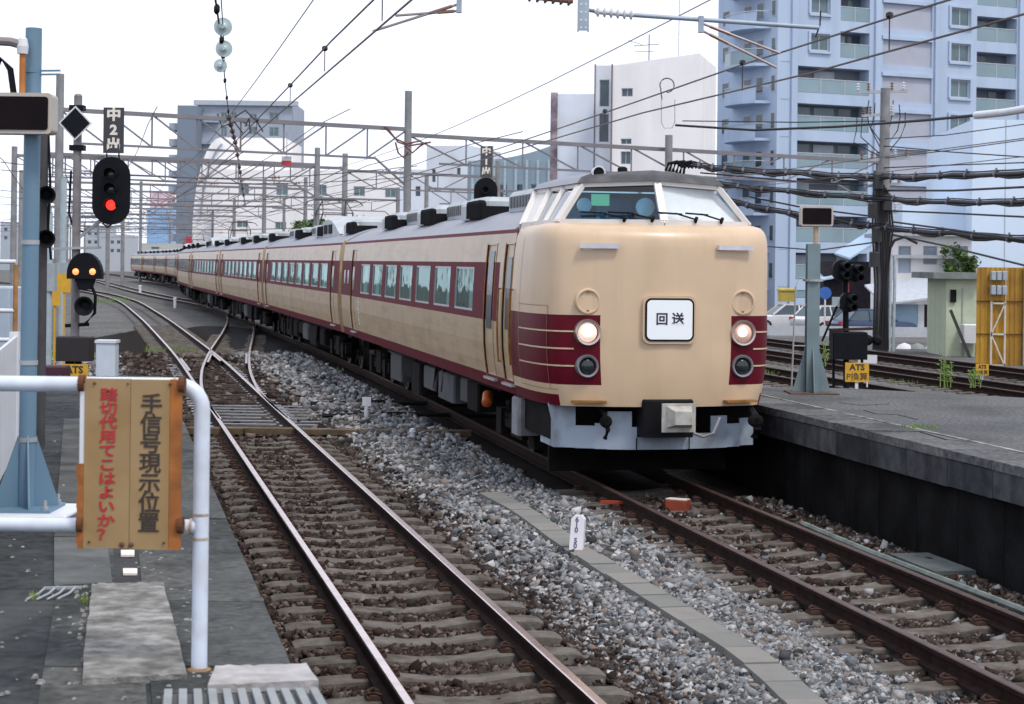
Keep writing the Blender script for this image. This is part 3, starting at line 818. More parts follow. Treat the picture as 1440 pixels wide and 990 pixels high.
def pantograph(car, yc):
    p = MB()
    p.box((-.6, yc-.7, 3.52), (-.52, yc+.7, 3.60)).box((.52, yc-.7, 3.52), (.6, yc+.7, 3.60))
    for s in (-1, 1):
        for e in (-1, 1):
            p.lathe((s*.56, yc+e*.6, 3.40), (0,0,1), [(0,.07),(.03,.09),(.06,.06),(.09,.09),(.12,.06)], 8)
            p.tube([(s*.5, yc+e*.25, 3.6), (s*.45, yc+e*.95, 4.05)], .022)
            p.tube([(s*.45, yc+e*.95, 4.05), (s*.35, yc, 4.46)], .018)
        p.bar((-.45, yc+s*.95, 4.05), (.45, yc+s*.95, 4.05), .03)
    p.bar((-.6, yc-.14, 4.47), (.6, yc-.14, 4.47), .05).bar((-.6, yc+.14, 4.47), (.6, yc+.14, 4.47), .05)
    for s in (-1, 1): p.tube([(s*.6, yc, 4.47), (s*.78, yc, 4.42), (s*.88, yc, 4.30)], .02)
    return p.build("pantograph", M("pantograph_dark", (.06, .058, .06), .6, var=.2), car)
def underboxes(car, ylo, yhi, seed, grey=()):
    rg = random.Random(seed); y = ylo
    mbd = MB().box((-1.15, ylo-1.5, .86), (1.15, yhi+1.5, .975)); mbd.build("underframe", underm, car)
    while y < yhi - .6:
        ln = rg.uniform(.6, 1.6); zlo = rg.uniform(.32, .55); xo = rg.uniform(1.12, 1.28)
        g = rg.random() < .42
        mb = MB().bbox((-xo, y, zlo), (-xo+.7, y+ln, .86), .03)
        if rg.random() < .5: mb.box((-xo-.012, y+.06, zlo+.06), (-xo, y+ln-.06, .80))
        mb.build("equipment_box", undergrey if g else underm, car)
        MB().bbox((.55, y, zlo), (xo, y+ln, .86), .03).build("equipment_box", underm, car)
        y += ln + rg.uniform(.08, .4)
    for k in range(5):
        yy = rg.uniform(ylo, yhi)
        MB().tube([(-1.2, yy, .9), (-1.22, yy+.1, .55), (-1.1, yy+.2, .4)], .022).build("air_hose", black, car)

def saloon(car, y0, y1):
    mb = MB(); mb.box((-.5, y0, 1.2), (-.42, y1, 3.0), 0)
    y = y0 + .3
    while y < y1 - .6:
        mb.bbox((-1.28, y, 1.2), (-.55, y+.35, 2.28), .06, 1); y += .95
    mb.build("interior", [interior, seatm], car)

# ---- leading car
NOSE = Vector((1.83, 20.6, 0)); RZ = math.atan(.21)
lead = thing("train_car", "leading cream and maroon train car with lit headlights and a white destination sign", "train car", NOSE, RZ, "cars of the cream and maroon train")
LEN = 21.0
wins = [(4.57 + 1.9*k, 4.57 + 1.9*k + 1.45) for k in range(7)]
holesL = [(a, b, 1.95, 2.56) for a, b in wins] + [(1.98, 2.5, 1.14, 2.86), (3.08, 3.72, 1.14, 2.86), (18.45, 19.1, 1.14, 2.86)]
body = MB()
side(body, -1, 1.95, LEN, holesL, (2.78, LEN))
side(body, 1, 1.95, LEN, [], (2.78, LEN))
body.prism([(s*W(z), LEN, z) for s, zs in ((-1, _WZ), (1, _WZ[::-1])) for z in zs], (0, -.02, 0))
body.build("body", [cream_side, maroon_side], lead, 30)
roof_mesh(2.3, LEN).build("roof", roofm, lead, 40)
for a, b in wins: window(lead, -1, a, b)
door(lead, -1, 1.98, 2.5, 1.14, 2.86, (1.78, 2.70), None, (.25, .75))
door(lead, -1, 3.08, 3.72, 1.14, 2.86, (1.75, 2.78), 'band', (.3, .85))
door(lead, -1, 18.45, 19.1, 1.14, 2.86, (2.0, 2.5), 'band')
saloon(lead, 4.0, 18.2)
seam(-1, LEN-.12, 1.0, 3.0, .05).build("end_seam", rust_cream, lead)
for yy in (19.55, 20.2):
    MB().prism([(-W(2.15)-.004, yy, 2.12), (-W(2.15)-.004, yy+.22, 2.12), (-W(2.4)-.004, yy+.22, 2.42), (-W(2.4)-.004, yy, 2.42)], (.01, 0, 0)).build("small_window", M("small_pane", (.20, .27, .33), .1, var=.1), lead)
for yy in (1.88, 2.62):
    hr_ = MB(); zs_ = np.linspace(1.35, 2.3, 8)
    hr_.tube([(-W(z)-.035, yy, z) for z in zs_], .014, 6)
    for z in (1.36, 2.29): hr_.bar((-W(z)+.01, yy, z), (-W(z)-.035, yy, z), .02)
    hr_.build("door_handrail", rust_cream, lead, 50)
# white flecked paint patch low on the side
o = MB()
for i in range(7):
    z = 1.28 + i*.075; yy = 17.55 + random.uniform(-.04, .04); ww = random.uniform(.10, .2)
    o.quad((-W(z)-.004, yy, z), (-W(z)-.004, yy+ww, z), (-W(z+.06)-.004, yy+ww, z+.06), (-W(z+.06)-.004, yy, z+.06))
o.build("painted_mark", M("mark_white", (.62, .58, .52), .7), lead)

# nose shell: rings of a plan outline, inset towards the top
PLAN = [(-1.0, 1.95), (-1.0, 1.45), (-.995, 1.1), (-.98, .82), (-.955, .60), (-.92, .43), (-.875, .31), (-.82, .235), (-.74, .185), (-.54, .115), (-.35, .065), (-.17, .03), (0, .02)]
PLAN = PLAN + [(-x, y) for x, y in PLAN[-2::-1]]
ROWS = [.97, 1.10, 1.22, 1.36, 1.52, 1.68, 1.85, 2.03, 2.25, 2.45, 2.65, 2.80, 2.90, 2.97, 3.03, 3.075, 3.10]
INS = dict(zip(ROWS, [.03, .015, .005, 0, 0, 0, 0, 0, .002, .005, .010, .018, .032, .058, .105, .18, .31]))
SHR = dict(zip(ROWS, [0]*11 + [0, .003, .010, .028, .06, .13]))
def ring(z):
    r = []
    for x, y in PLAN:
        k = max(0, 1 - y/1.4)
        xx = x*((W(z) if z < 1.9 else W(z) + (1.468 - W(z))*min(1, k*1.6)) - SHR[z]*(1 if y < 1.4 else .55)); yy = y + INS[z]*k
        r.append((xx, yy, z))
    return r
nose = MB(); n = len(PLAN); vs = [p for z in ROWS for p in ring(z)]; fs = []; ms = []
for k in range(len(ROWS)-1):
    zm = (ROWS[k]+ROWS[k+1])/2
    for i in range(n-1):
        xm = (PLAN[i][0]+PLAN[i+1][0])/2*1.47; ym = (PLAN[i][1]+PLAN[i+1][1])/2
        m = 0
        if 1.22 < zm < 2.03 and abs(xm) > .78 and ym < 1.75: m = 1
        if zm < 1.10 and abs(xm) > 1.28: m = 1
        fs.append((k*n+i, k*n+i+1, (k+1)*n+i+1, (k+1)*n+i)); ms.append(m)
nose.add(vs, fs); nose.m = ms
last = (len(ROWS)-1)*n
nose.add([vs[last+i] for i in range(n)] , [tuple(range(n))], 0)
nose.box((-1.30, 1.90, 3.03), (1.30, 2.45, 3.098), 0)
nose.build("nose", [cream, maroon], lead, 45)
def face_y(x): 
    xs_ = [p[0]*1.47 for p in PLAN[:13]]; ys_ = [p[1] for p in PLAN[:13]]
    return float(np.interp(-abs(x), xs_, ys_))
# pale lining across the maroon panels (left wrap and right wrap)
for s in (-1, 1):
    for zl in (1.44, 1.64, 1.84):
        mb = MB()
        xs_ = [i for i in range(1, 9)] if s < 0 else [n-1-i for i in range(1, 9)]
        for i, j in zip(xs_, xs_[1:]):
            def P(ii, z, o):
                x, y = PLAN[ii]; k = x*W(z); return Vector((k*(1+o*.4), y - o*.6, z))
            mb.quad(P(i, zl-.009, .012), P(j, zl-.009, .012), P(j, zl+.009, .012), P(i, zl+.009, .012))
        mb.build("lining_stripe", cream, lead)
# faint panel joints on the nose flank
seamm = M("seam_cream", (.36, .25, .15), .7)
for zl, i0, i1 in ((2.13, 1, 5), (1.16, 1, 6)):
    mb = MB()
    for i in range(i0, i1):
        f_ = lambda ii, z: (PLAN[ii][0]*(W(z)+.004), PLAN[ii][1]-.003, z)
        mb.quad(f_(i, zl-.006), f_(i+1, zl-.006), f_(i+1, zl+.006), f_(i, zl+.006))
    mb.build("panel_seam", seamm, lead)
for i in (1, 5):
    mb = MB(); zs_ = np.linspace(1.16, 2.13 if i == 5 else 2.95, 10)
    for za, zb in zip(zs_, zs_[1:]):
        k_ = .009; x_, y_ = PLAN[i]
        mb.quad((x_*(W(za)+.005), y_-k_, za), (x_*(W(za)+.005), y_+k_*.3, za), (x_*(W(zb)+.005), y_+k_*.3, zb), (x_*(W(zb)+.005), y_-k_, zb))
    mb.build("panel_seam", seamm, lead)
# lamps
lamp_on = EMI("headlight_on", (1.0, 0.86, 0.68), 5.0)
chrome = M("lamp_ring", (.5, .45, .42), .3, metal=.8, var=.05)
tail_dark = M("lamp_dark", (.02, .028, .03), .08, var=.2)
for s in (-1, 1):
    x = s*.94; y = face_y(x)
    h = MB().lathe((x, y+.05, 1.83), (0,-1,0), [(0,.155),(.10,.155),(.12,.145),(.115,.125),(.06,.118)], 24).build("headlight", chrome, lead, 35)
    MB().lathe((x, y+.02, 1.83), (0,-1,0), [(0,.115),(.05,.112),(.085,.09),(.105,.05),(.11,.01)], 20).build("lamp_lens", EMI("lamp_glass_warm" if s < 0 else "lamp_glass_dim", (1.0, .74, .60) if s < 0 else (.80, .50, .42), .55 if s < 0 else .2), h, 60)
    MB().lathe((x-.02, y-.075, 1.84), (0,-1,0), [(0,.06),(.025,.05),(.04,.02)], 16).build("lamp_bulb", lamp_on if s < 0 else EMI("headlight_dim", (1.0, 0.72, 0.58), 1.8), h, 60)
    t_ = MB().lathe((x, y+.05, 1.44), (0,-1,0), [(0,.135),(.09,.135),(.11,.125),(.105,.105),(.05,.10)], 24).build("tail_light", M("ring_dull", (.22,.23,.25), .4, metal=.5), lead, 35)
    MB().lathe((x, y+.02, 1.44), (0,-1,0), [(0,.10),(.035,.095),(.06,.07),(.07,.02)], 20).build("lamp_lens", tail_dark, t_, 60)
    c_ = MB().lathe((x, y+.05, 2.19), (0,-1,0), [(0,.15),(.075,.15),(.085,.14),(.085,.125),(.06,.118),(.06,.02)], 24).build("round_cover", cream, lead, 35)
    MB().box((x-.012, y-.03, 2.29), (x+.012, y-.005, 2.33)).box((x-.012, y-.03, 2.05), (x+.012, y-.005, 2.09)).build("cover_latch", M("latch_brown", (.25,.14,.08), .7), c_)
    b = MB(); b.bar((s*.60, face_y(.6)-.03, 2.83), (s*1.05, face_y(1.05)-.05, 2.83), .05, .055)
    for xx in (.64, 1.0): b.bar((s*xx, face_y(xx)+.05, 2.83), (s*xx, face_y(xx)-.03, 2.83), .03)
    b.build("grab_rail", M("handrail_pale", (.55, .56, .62), .5), lead)
    MB().bar((s*.72, face_y(.72)-.03, 1.03), (s*1.12, face_y(1.12)-.03, 1.03), .10, .025).build("foot_step", rust_cream, lead)
# destination sign
def rrect(w_, h_, r, y, cx, cz, n_=5):
    P = []
    for sx, sz, a0 in ((1,1,0),(-1,1,90),(-1,-1,180),(1,-1,270)):
        for i in range(n_+1):
            a = R(a0 + 90*i/n_); P.append((cx+sx*(w_/2-r)+r*math.cos(a), y, cz+sz*(h_/2-r)+r*math.sin(a)))
    return P
ds = MB().prism(rrect(.64, .56, .09, -.012, .0, 1.985), (0, .06, 0)).build("destination_sign", cream, lead)
MB().prism(rrect(.59, .50, .075, -.022, .0, 1.985), (0, .03, 0)).build("sign_frame", black, ds)
MB().prism(rrect(.545, .455, .055, -.026, .0, 1.985), (0, .02, 0)).build("sign_panel", EMI("sign_lit_white", (.72, .76, .79), .18), ds)
text("回 送", .15, M("ink_dark", (.03, .025, .06), .6), "lettering", ds, (0, -.0285, 1.985), (R(90),0,0), .004, .001)

# cab greenhouse
B0, T0 = Vector((0,.25,3.105)), Vector((0,.57,3.60))
def S(v, s): return Vector((v[0]*s, v[1], v[2]))
B1, T1, B3, T3 = (1.19,.66,3.105), (.86,.844,3.565), (1.31,2.02,3.09), (1.01,2.54,3.546)
cabw = M("cab_white", (.66, .63, .60), .35, var=.05, coat=.2, dirt=((.5,.42,.34), .3, 3))
fr = MB()
fr.bar(B0, T0, .085, .05)
fr.bar(T0, T0+Vector((0,.01,.03)), .06)
for s in (-1, 1):
    b1, t1, b3, t3 = S(B1,s), S(T1,s), S(B3,s), S(T3,s)
    fr.bar(b1, t1, .10, .06); fr.bar(b3, t3, .09, .06)
    fr.bar(B0, b1, .05, .09); fr.bar(T0, t1, .05, .06); fr.bar(b1, b3, .05, .08); fr.bar(t1, t3, .05, .06)
    for u in (.34, .66): fr.bar(b1.lerp(b3,u), t1.lerp(t3,u), .07, .05)
fr.build("cab_frame", cabw, lead, 30)
for s in (-1, 1):
    b1, t1, b3, t3 = S(B1,s), S(T1,s), S(B3,s), S(T3,s)
    MB().quad(B0, b1, t1, T0).build("windscreen", cab_glass if s < 0 else cab_glass_clear, lead)
    for u, v in ((0, .34), (.34, .66)):
        MB().quad(b1.lerp(b3,u), b1.lerp(b3,v), t1.lerp(t3,v), t1.lerp(t3,u)).build("cab_side_window", cab_glass_clear, lead)
    MB().quad(b1.lerp(b3,.66), b3, t3, t1.lerp(t3,.66)).build("cab_side_panel", cabw, lead)
MB().quad(S(B3,-1), S(B3,1), S(T3,1), S(T3,-1)).build("cab_rear_wall", cream_side, lead)
# cab roof: light sides, dark front visor and crown
ro = [T0+Vector((0,-.06,.02)), S(T1,-1)+Vector((-.06,-.04,.02)), S(T3,-1)+Vector((-.06,.03,.02)), S(T3,1)+Vector((.06,.03,.02)), S(T1,1)+Vector((.06,-.04,.02))]
md = [Vector((p.x*.93, p.y + (.06 if p.y < 1.2 else -.02), p.z+.075)) for p in ro]
hi = [Vector((p.x*.74, p.y + (.24 if p.y < 1.2 else -.05), p.z+.135)) for p in ro]
cr = MB().add(ro+md+hi, [(0,1,6,5),(4,0,5,9),(5,6,11,10),(9,5,10,14),(10,11,12,13,14),(2,3,8,7),(7,8,13,12)], 0)
cr.add(ro+md+hi, [(1,2,7,6),(3,4,9,8),(6,7,12,11),(8,9,14,13)], 1)
cr.add(ro, [(4,3,2,1,0)], 0)
cr.build("cab_roof", [M("cab_roof_dark", (.055,.057,.064), .7, var=.2, scale=5, dirt=((.17,.16,.16), .4, 4)), roofm], lead, 50)
hn = MB().lathe((-.62, 1.15, 3.72), (0,-1,0), [(0,.04),(.1,.07),(.22,.085),(.222,.07),(.15,.05)], 14).build("horn", whitep, lead, 40)
MB().lathe((-.62, .945, 3.72), (0,-1,0), [(0,.072),(.005,.072)], 14).build("horn_mouth", black, hn)
MB().lathe((-.28, 1.1, 3.73), (0,0,1), [(0,.06),(.06,.06),(.08,.03)], 10).build("roof_lamp", black, lead)
# wipers
for s, xs_ in ((-1, (-.45, -.14)), (1, (.42, .78))):
    for k, x in enumerate(xs_):
        yb_ = .25 + .41*abs(x)/1.19 - .045
        p = Vector((x, yb_, 3.16))
        dirx = -1
        q = p + Vector((dirx*.26, .02 + (.09 if s < 0 else -.05), .07)); q.y = .25 + .41*abs(q.x)/1.19 - .02 + (q.z-3.105)*.62*.9 - .03
        w_ = MB().cyl(p + Vector((0,.03,-.03)), p + Vector((0,-.03,.02)), .022, n=8); w_.bar(p, q, .018, .018)
        e = Vector((q.x - .22, q.y, q.z + .005)); e.y = .25 + .41*abs(e.x)/1.19 + (e.z-3.105)*.56 - .05
        w_.bar(q + Vector((.08, 0, -.01)), e, .02, .02)
        w_.build("wiper", black, lead)
# cab interior
ci = MB().prism([(-1.16,1.75,3.08),(1.16,1.75,3.08),(.88,1.75,3.5),(-.88,1.75,3.5)], (0,.04,0)).box((-.95, .75, 3.0), (.95, 1.05, 3.16)).box((-.5, 1.3, 3.0), (-.1, 1.5, 3.42))
ci.build("cab_interior", M("cab_blue_grey", (.12, .30, .42), .8, var=.2), lead)
MB().box((-.66, 1.10, 3.33), (-.44, 1.13, 3.47)).build("green_display", EMI("display_green", (.20, .55, .28), .75), lead)
for x, y_, z_, r_ in ((-.77, 1.05, 3.33, .09), (-.08, .80, 3.31, .115)):
    MB().lathe((x, y_, z_), (0,-1,0), [(0,r_),(.03,r_),(.05,r_*.6),(.055,.01)], 16).build("cab_fan", M("fan_white", (.85,.88,.88), .5), lead, 40)
MB().quad(Vector((.06,.36,3.13)), Vector((1.12,.73,3.13)), Vector((.83,.99,3.54)), Vector((.06,.64,3.57))).build("pane_sky_glare", M("sky_glare_white", (.80,.80,.80), .9, var=.05), lead)  # white sheet added to paint the sky reflection in the right pane

# under the nose: coupler pocket, cover, skirt, hoses
MB().bbox((-.30, .0, .62), (.31, .6, 1.06), .02).build("coupler_pocket", black, lead)
MB().box((-1.25, .66, .55), (1.25, 2.4, .97)).build("underframe_front", underm, lead)
cc_ = MB().box((-.13, -.20, .70), (.27, -.17, 1.03)).build("coupler_cover", M("cover_dirty_white", (.48, .47, .43), .7, var=.12, scale=8, dirt=((.22,.19,.15), .6, 6)), lead)
MB().add([(-.08,-.2,.75),(.22,-.2,.75),(.22,-.2,1.0),(-.08,-.2,1.0),(-.03,-.38,.80),(.17,-.38,.80),(.17,-.38,.95),(-.03,-.38,.95)], [(0,1,5,4),(1,2,6,5),(2,3,7,6),(3,0,4,7),(4,5,6,7)]).build("cover_boss", MATS["cover_dirty_white"], cc_)
sk = MB()
cols = [(-1.30,-1.22,.99,.60),(-1.22,-1.0,.99,.47),(-1.0,-.78,.73,.465),(-.78,-.64,.76,.46),(-.64,-.36,.90,.455),(-.36,-.30,.72,.455),(-.30,.32,.60,.455),(.32,.62,.64,.46),(.62,.84,.84,.46),(.84,1.02,.74,.465),(1.02,1.22,.80,.475)]
for a, b, zt, zb in cols:
    ya_, yb_ = .24+.26*(a/1.2)**2, .24+.26*(b/1.2)**2
    zb0 = zb if a > -1.29 else .97
    sk.add([(a,ya_,zb0),(b,yb_,zb),(b,yb_,zt),(a,ya_,zt),(a,ya_+.03,zb0),(b,yb_+.03,zb),(b,yb_+.03,zt),(a,ya_+.03,zt)], [(0,1,2,3),(7,6,5,4),(0,4,5,1),(2,6,7,3),(1,5,6,2),(3,7,4,0)])
sk.box((-1.24, .5, .47), (-1.20, 1.2, .97))
skp = sk.build("front_skirt", skirtm, lead)
for x in (-.31, .33): MB().bar((x, .225, .46), (x, .225, .60), .014, .012).build("skirt_joint", black, skp)
for x in (-.72, 1.08, 1.12):
    MB().tube([(x, .3, .93), (x, .12, .86), (x+.03, .10, .70), (x+.01, .16, .60)], .028, 8).build("air_hose", black, lead)
    MB().lathe((x, .12, .80), (0,-1,0), [(0,.07),(.04,.075),(.06,.04)], 10).build("hose_coupling", underm, lead)
MB().tube([(.34, .1, .66), (.45, .06, .62), (.56, .04, .66), (.66, .1, .84)], .02, 6).build("jumper_cable", M("cable_grey", (.25,.25,.26), .6), lead)
MB().box((-1.12, 1.25, .10), (1.12, 1.32, .56)).build("shade_plate", underm, lead)  # dark plate added to make the black shade below the skirt
bogie(lead, 3.3); bogie(lead, 17.2)
underboxes(lead, 5.6, 14.8, 3)
MB().bbox((-1.33, 2.05, .45), (-1.0, 2.5, .93), .03).build("equipment_box", M("box_light_grey", (.24,.25,.27), .6, var=.2, dirt=((.08,.08,.08), .6, 4)), lead)
MB().lathe((-1.16, 5.0, .62), (.25,1,0.5), [(0,.05),(.02,.075),(.26,.075),(.28,.05)], 12).build("orange_cylinder", M("orange_red", (.55,.12,.02), .5), lead, 40)
for y0, kd in ((4.2, 1), (7.6, 0), (12.2, 0), (17.0, 0)): ac_unit(lead, y0, 1.6, kd)
ac_unit(lead, 9.6, 1.5, 1); ac_unit(lead, 14.4, 1.5, 1)

# ---- one intermediate coach, then copies along the curve
CL = 20.0
random.seed(5)
coach = thing("train_car", "", "train car", (0,0,0), 0, "cars of the cream and maroon train")
cw = [(2.3 + 1.93*k, 2.3 + 1.93*k + 1.45) for k in range(8)]
hol = [(a, b, 1.95, 2.56) for a, b in cw] + [(.95, 1.6, 1.14, 2.86), (18.4, 19.05, 1.14, 2.86)]
body = MB(); side(body, -1, 0, CL, hol, (0, CL)); side(body, 1, 0, CL, [], (0, CL))
for yy in (0, CL): body.prism([(s*W(z), yy, z) for s, zs in ((-1, _WZ), (1, _WZ[::-1])) for z in zs], (0, .02 if yy == 0 else -.02, 0))
body.build("body", [cream_side, maroon_side], coach, 30)
roof_mesh(0, CL).build("roof", roofm, coach, 40)
for a, b in cw: window(coach, -1, a, b)
for a, b in ((.95, 1.6), (18.4, 19.05)): door(coach, -1, a, b, 1.14, 2.86, (2.0, 2.5), 'band')
saloon(coach, 1.8, 18.2)
for yy in (.12, CL-.12): seam(-1, yy, 1.0, 3.0, .05).build("end_seam", rust_cream, coach)
MB().box((-.65, -.5, 1.0), (.65, 0, 3.1)).build("gangway", black, coach)
bogie(coach, 3.0); bogie(coach, 17.0); underboxes(coach, 5.2, 14.6, 9)
for y0, kd in ((2.2, 0), (8.2, 0), (14.0, 0), (10.5, 1), (17.0, 1)): ac_unit(coach, y0, 1.6, kd)
ordn = ["second", "third", "fourth", "fifth", "sixth", "seventh", "eighth", "ninth", "tenth", "eleventh"]
def dirvec(fx, y): 
    s_ = slope(fx, y); return Vector((s_, 1, 0)).normalized()
cur = NOSE + Vector((-math.sin(RZ), math.cos(RZ), 0)) * (LEN + .5)
cars = []
for k in range(10):
    c = coach if k == 0 else None
    if c is None: c = copy_tree(coach)
    # far end of this car on the track curve
    y2 = cur.y + CL * .975
    for _ in range(6):
        q = Vector((fT(y2), y2, 0)); y2 += (CL - (q - cur).length) * .97
    q = Vector((fT(y2), y2, 0)); d = (q - cur).normalized()
    c.location = cur; c.rotation_euler = (0, 0, math.atan2(-d.x, d.y))
    c["label"] = "%s car of the cream and maroon train counted from the lit front" % ordn[k]
    cars.append(c); cur = cur + d * (CL + .5)
for i, yc in ((0, 12.6), (2, 6.0), (4, 8.0), (6, 6.0)):
    pantograph(cars[i], yc)
for i, y0 in ((0, 3.6), (2, 9.5), (4, 11.0)):
    mb = MB(); n_ = 13; vs = []; fs = []
    for k in range(n_):
        u = k/(n_-1); z = 3.30 + .52*math.sin(math.pi*u)**.8; ww = .98
        vs += [(-ww, y0+5.2*u, 3.2), (-ww, y0+5.2*u, z-.10 if z > 3.42 else 3.3), (-ww*.75, y0+5.2*u, z), (ww*.75, y0+5.2*u, z), (ww, y0+5.2*u, z-.1 if z > 3.42 else 3.3), (ww, y0+5.2*u, 3.2)]
    for k in range(n_-1):
        for j in range(5): fs.append((k*6+j, k*6+j+1, (k+1)*6+j+1, (k+1)*6+j))
    hd = mb.add(vs, fs).build("roof_hood", acgrey, cars[i], 40)
    for yy in (1.6, 2.6): MB().box((-1.0, y0+yy, 3.34), (-.985, y0+yy+.7, 3.58)).build("hood_grille", black, hd)

# ================================================================== LEFT FOREGROUND: RAILING, SIGNBOARD, POLE
random.seed(21)
YR = 7.41
railw = M("railing_white", (.60,.67,.78), .4, var=.05, scale=3, dirt=((.40,.36,.33), .35, 9), streak=((.45,.47,.50), .4, 5))
railing = thing("pipe_railing", "white painted pipe railing with a rounded corner on the left platform", "railing", G(283, 945, PZ))
ofs = -railing.location
zt = U(150, 541, YR).z; zm_ = U(150, 739, YR).z; xr = U(283, 700, YR).x; xl = U(-120, 540, YR).x
pts = [Vector((xl, YR, zt))] + [Vector((xr - .10 + .10*math.sin(a), YR, zt - .10 + .10*math.cos(a))) for a in np.linspace(0, math.pi/2, 8)] + [Vector((xr, YR, PZ))]
MB().tube([p + ofs for p in pts], .033, 14).build("top_rail", railw, railing, 60)
MB().tube([Vector((xl, YR, zm_)) + ofs, Vector((xr - .02, YR, zm_)) + ofs], .030, 14).build("middle_rail", railw, railing, 60)
MB().cyl(Vector((xl+.05, YR, PZ)) + ofs, Vector((xl+.05, YR, zt)) + ofs, .033, n=14).build("post", whitep, railing, 60)
MB().lathe(Vector((xr, YR, PZ)) + ofs, (0,0,1), [(0,.055),(.012,.05),(.02,.036)], 12).build("post_foot", M("rusty_foot", (.25,.15,.08), .9, var=.3), railing)

for p_, ax in ((Vector((xr, YR, zm_ + .045)), (0,0,1)), (Vector((xr, YR, zm_ - .055)), (0,0,1)), (Vector((xr - .045, YR, zm_)), (1,0,0)), (Vector((xr - .12, YR, zt)), (1,0,0))):
    MB().lathe(p_ + ofs, ax, [(0,.0338),(.006,.0352),(.012,.0338)], 16).build("weld_bead", M("weld_rusty", (.38,.30,.24), .7, var=.4, scale=30), railing, 50)
YS = 7.34
a, b = U(116, 532, YS), U(252, 773, YS)
sb = thing("signboard", "weathered cream signboard with red and black vertical Japanese lettering on the white railing", "sign", Vector((a.x, YS, b.z)))
wS, hS = b.x - a.x, a.z - b.z
signc = M("sign_cream", (.33, .225, .115), .6, var=.07, scale=4, spec=.2, dirt=((.25,.15,.055), .5, 5), streak=((.24,.14,.045), .45, 6, (1,1,.12)))
rusto = M("sign_rust_orange", (.33, .11, .02), .75, var=.3, scale=10, dirt=((.20,.07,.02), .5, 12))
MB().box((.012, -.008, .004), (wS*.492, .012, hS)).build("panel", signc, sb)
MB().box((wS*.497, -.008, 0), (wS-.045, .012, hS-.002)).build("panel", signc, sb)
# ragged rusty edges
def ragged(x0, x1, seed, side_):
    rg = random.Random(seed); P = []; nn = 22
    for i in range(nn+1): P.append((x0 + (rg.uniform(-.004,.004) if side_ < 0 else 0), -.006, hS*i/nn))
    for i in range(nn, -1, -1): P.append((x1 + (rg.uniform(-.0015,.0015) if side_ > 0 else 0), -.006, hS*i/nn))
    return MB().prism(P, (0, .02, 0))
ragged(wS-.044, wS+.004, 1, 1).build("rusty_edge", rusto, sb)
MB().box((-.008, -.004, hS*.50), (.011, .012, hS-.02)).build("chipped_edge", whitep, sb)
ragged(-.016, .011, 2, -1).build("rusty_edge", rusto, sb).scale = (1, 1, .5)
redink = M("lettering_red", (.42, .02, .03), .6, var=.1); blkink = M("lettering_black", (.035, .025, .02), .6, var=.1)
pxm = YS / F
def sx_(px): return (px - 116) * pxm + .002
def sz_(py): return (773 - py) * pxm
for i, ch in enumerate("踏切代用てこはよいか？"):
    text(ch, .057, redink, "lettering", sb, (sx_(153.5 - i*.25), -.0105, sz_(557 + i*19.6)), (R(90), 0, 0), .0011, .0015, sx=1.3)
for i, ch in enumerate("手信号現示位置"):
    text(ch, .088, blkink, "lettering", sb, (sx_(213.5 - i*.35), -.0105, sz_(570 + i*27.8)), (R(90), 0, 0), .0012, .0015, sx=1.05)
boltm = M("bolt_brown", (.10, .05, .025), .7, var=.3)
for px, py, r_ in ((174, 766, .011), (187, 766, .011), (133, 540, .006), (239, 540, .006), (128, 763, .005), (233, 763, .005), (180, 540, .004)):
    MB().lathe((sx_(px), -.007, sz_(py)), (0,-1,0), [(0,r_),(.006,r_),(.010,r_*.5)], 10).build("bolt", boltm, sb)
for px in (114, 255):
    for py in (541, 739):
        MB().lathe((sx_(px), .01, sz_(py)), (1,0,0), [(-.012,.036),(.012,.036)], 14).build("clamp", M("clamp_rust", (.13,.055,.03), .85, var=.3), sb)

# pale blue platform post with finned foot
bp_ = G(37, 722, PZ)
post = thing("platform_post", "tall pale blue steel post with finned foot on the left platform", "post", bp_)
zt = U(41, 46, bp_.y).z - PZ
MB().cyl((0,0,.02), (.012,0,zt), .057, .054, 20).build("pole", bluepaint, post, 50)
fin = MB(); hf = .50
for ang in (20, 110, 200, 290):
    c_, s_ = math.cos(R(ang)), math.sin(R(ang))
    P = [(c_*.05, s_*.05, .022), (c_*.21, s_*.21, .022), (c_*.205, s_*.205, .06), (c_*.058, s_*.058, hf)]
    nrm = Vector((-s_, c_, 0)) * .012
    MB().prism([Vector(p) - nrm/2 for p in P], nrm).build("fin", bluepaint, post)
MB().box((-.21,-.21,.0), (.21,.21,.02)).build("base_plate", bluepaint, post)
for x, y in ((.17,-.17),(-.17,-.17),(.17,.17)): MB().lathe((x,y,.02), (0,0,1), [(0,.022),(.02,.022),(.021,.012),(.06,.012)], 8).build("bolt", steel, post)
for z, m in ((zt-.30, bluepaint), (zt*.55, steel), (zt*.14, steel), (zt*.30, steel)): MB().lathe((.004,0,z), (0,0,1), [(0,.061),(.03,.061)], 18).build("clamp_band", m, post)
MB().bar((.05,0,zt-.285), (.20,-.03,zt-.285), .012).bar((.05,0,zt-.31), (.20,-.03,zt-.31), .012).build("bracket", bluepaint, post)
pd_ = MB().bbox((-.30,-.30,-.03), (.34,.30,0.0), .01).build("mounting_pad", whitep); pd_.location = bp_ + Vector((0,0,.0)); pd_.location.z = PZ + .03
post.location.z += .03
tag(pd_, "white concrete pad under the pale blue platform post", "pad")

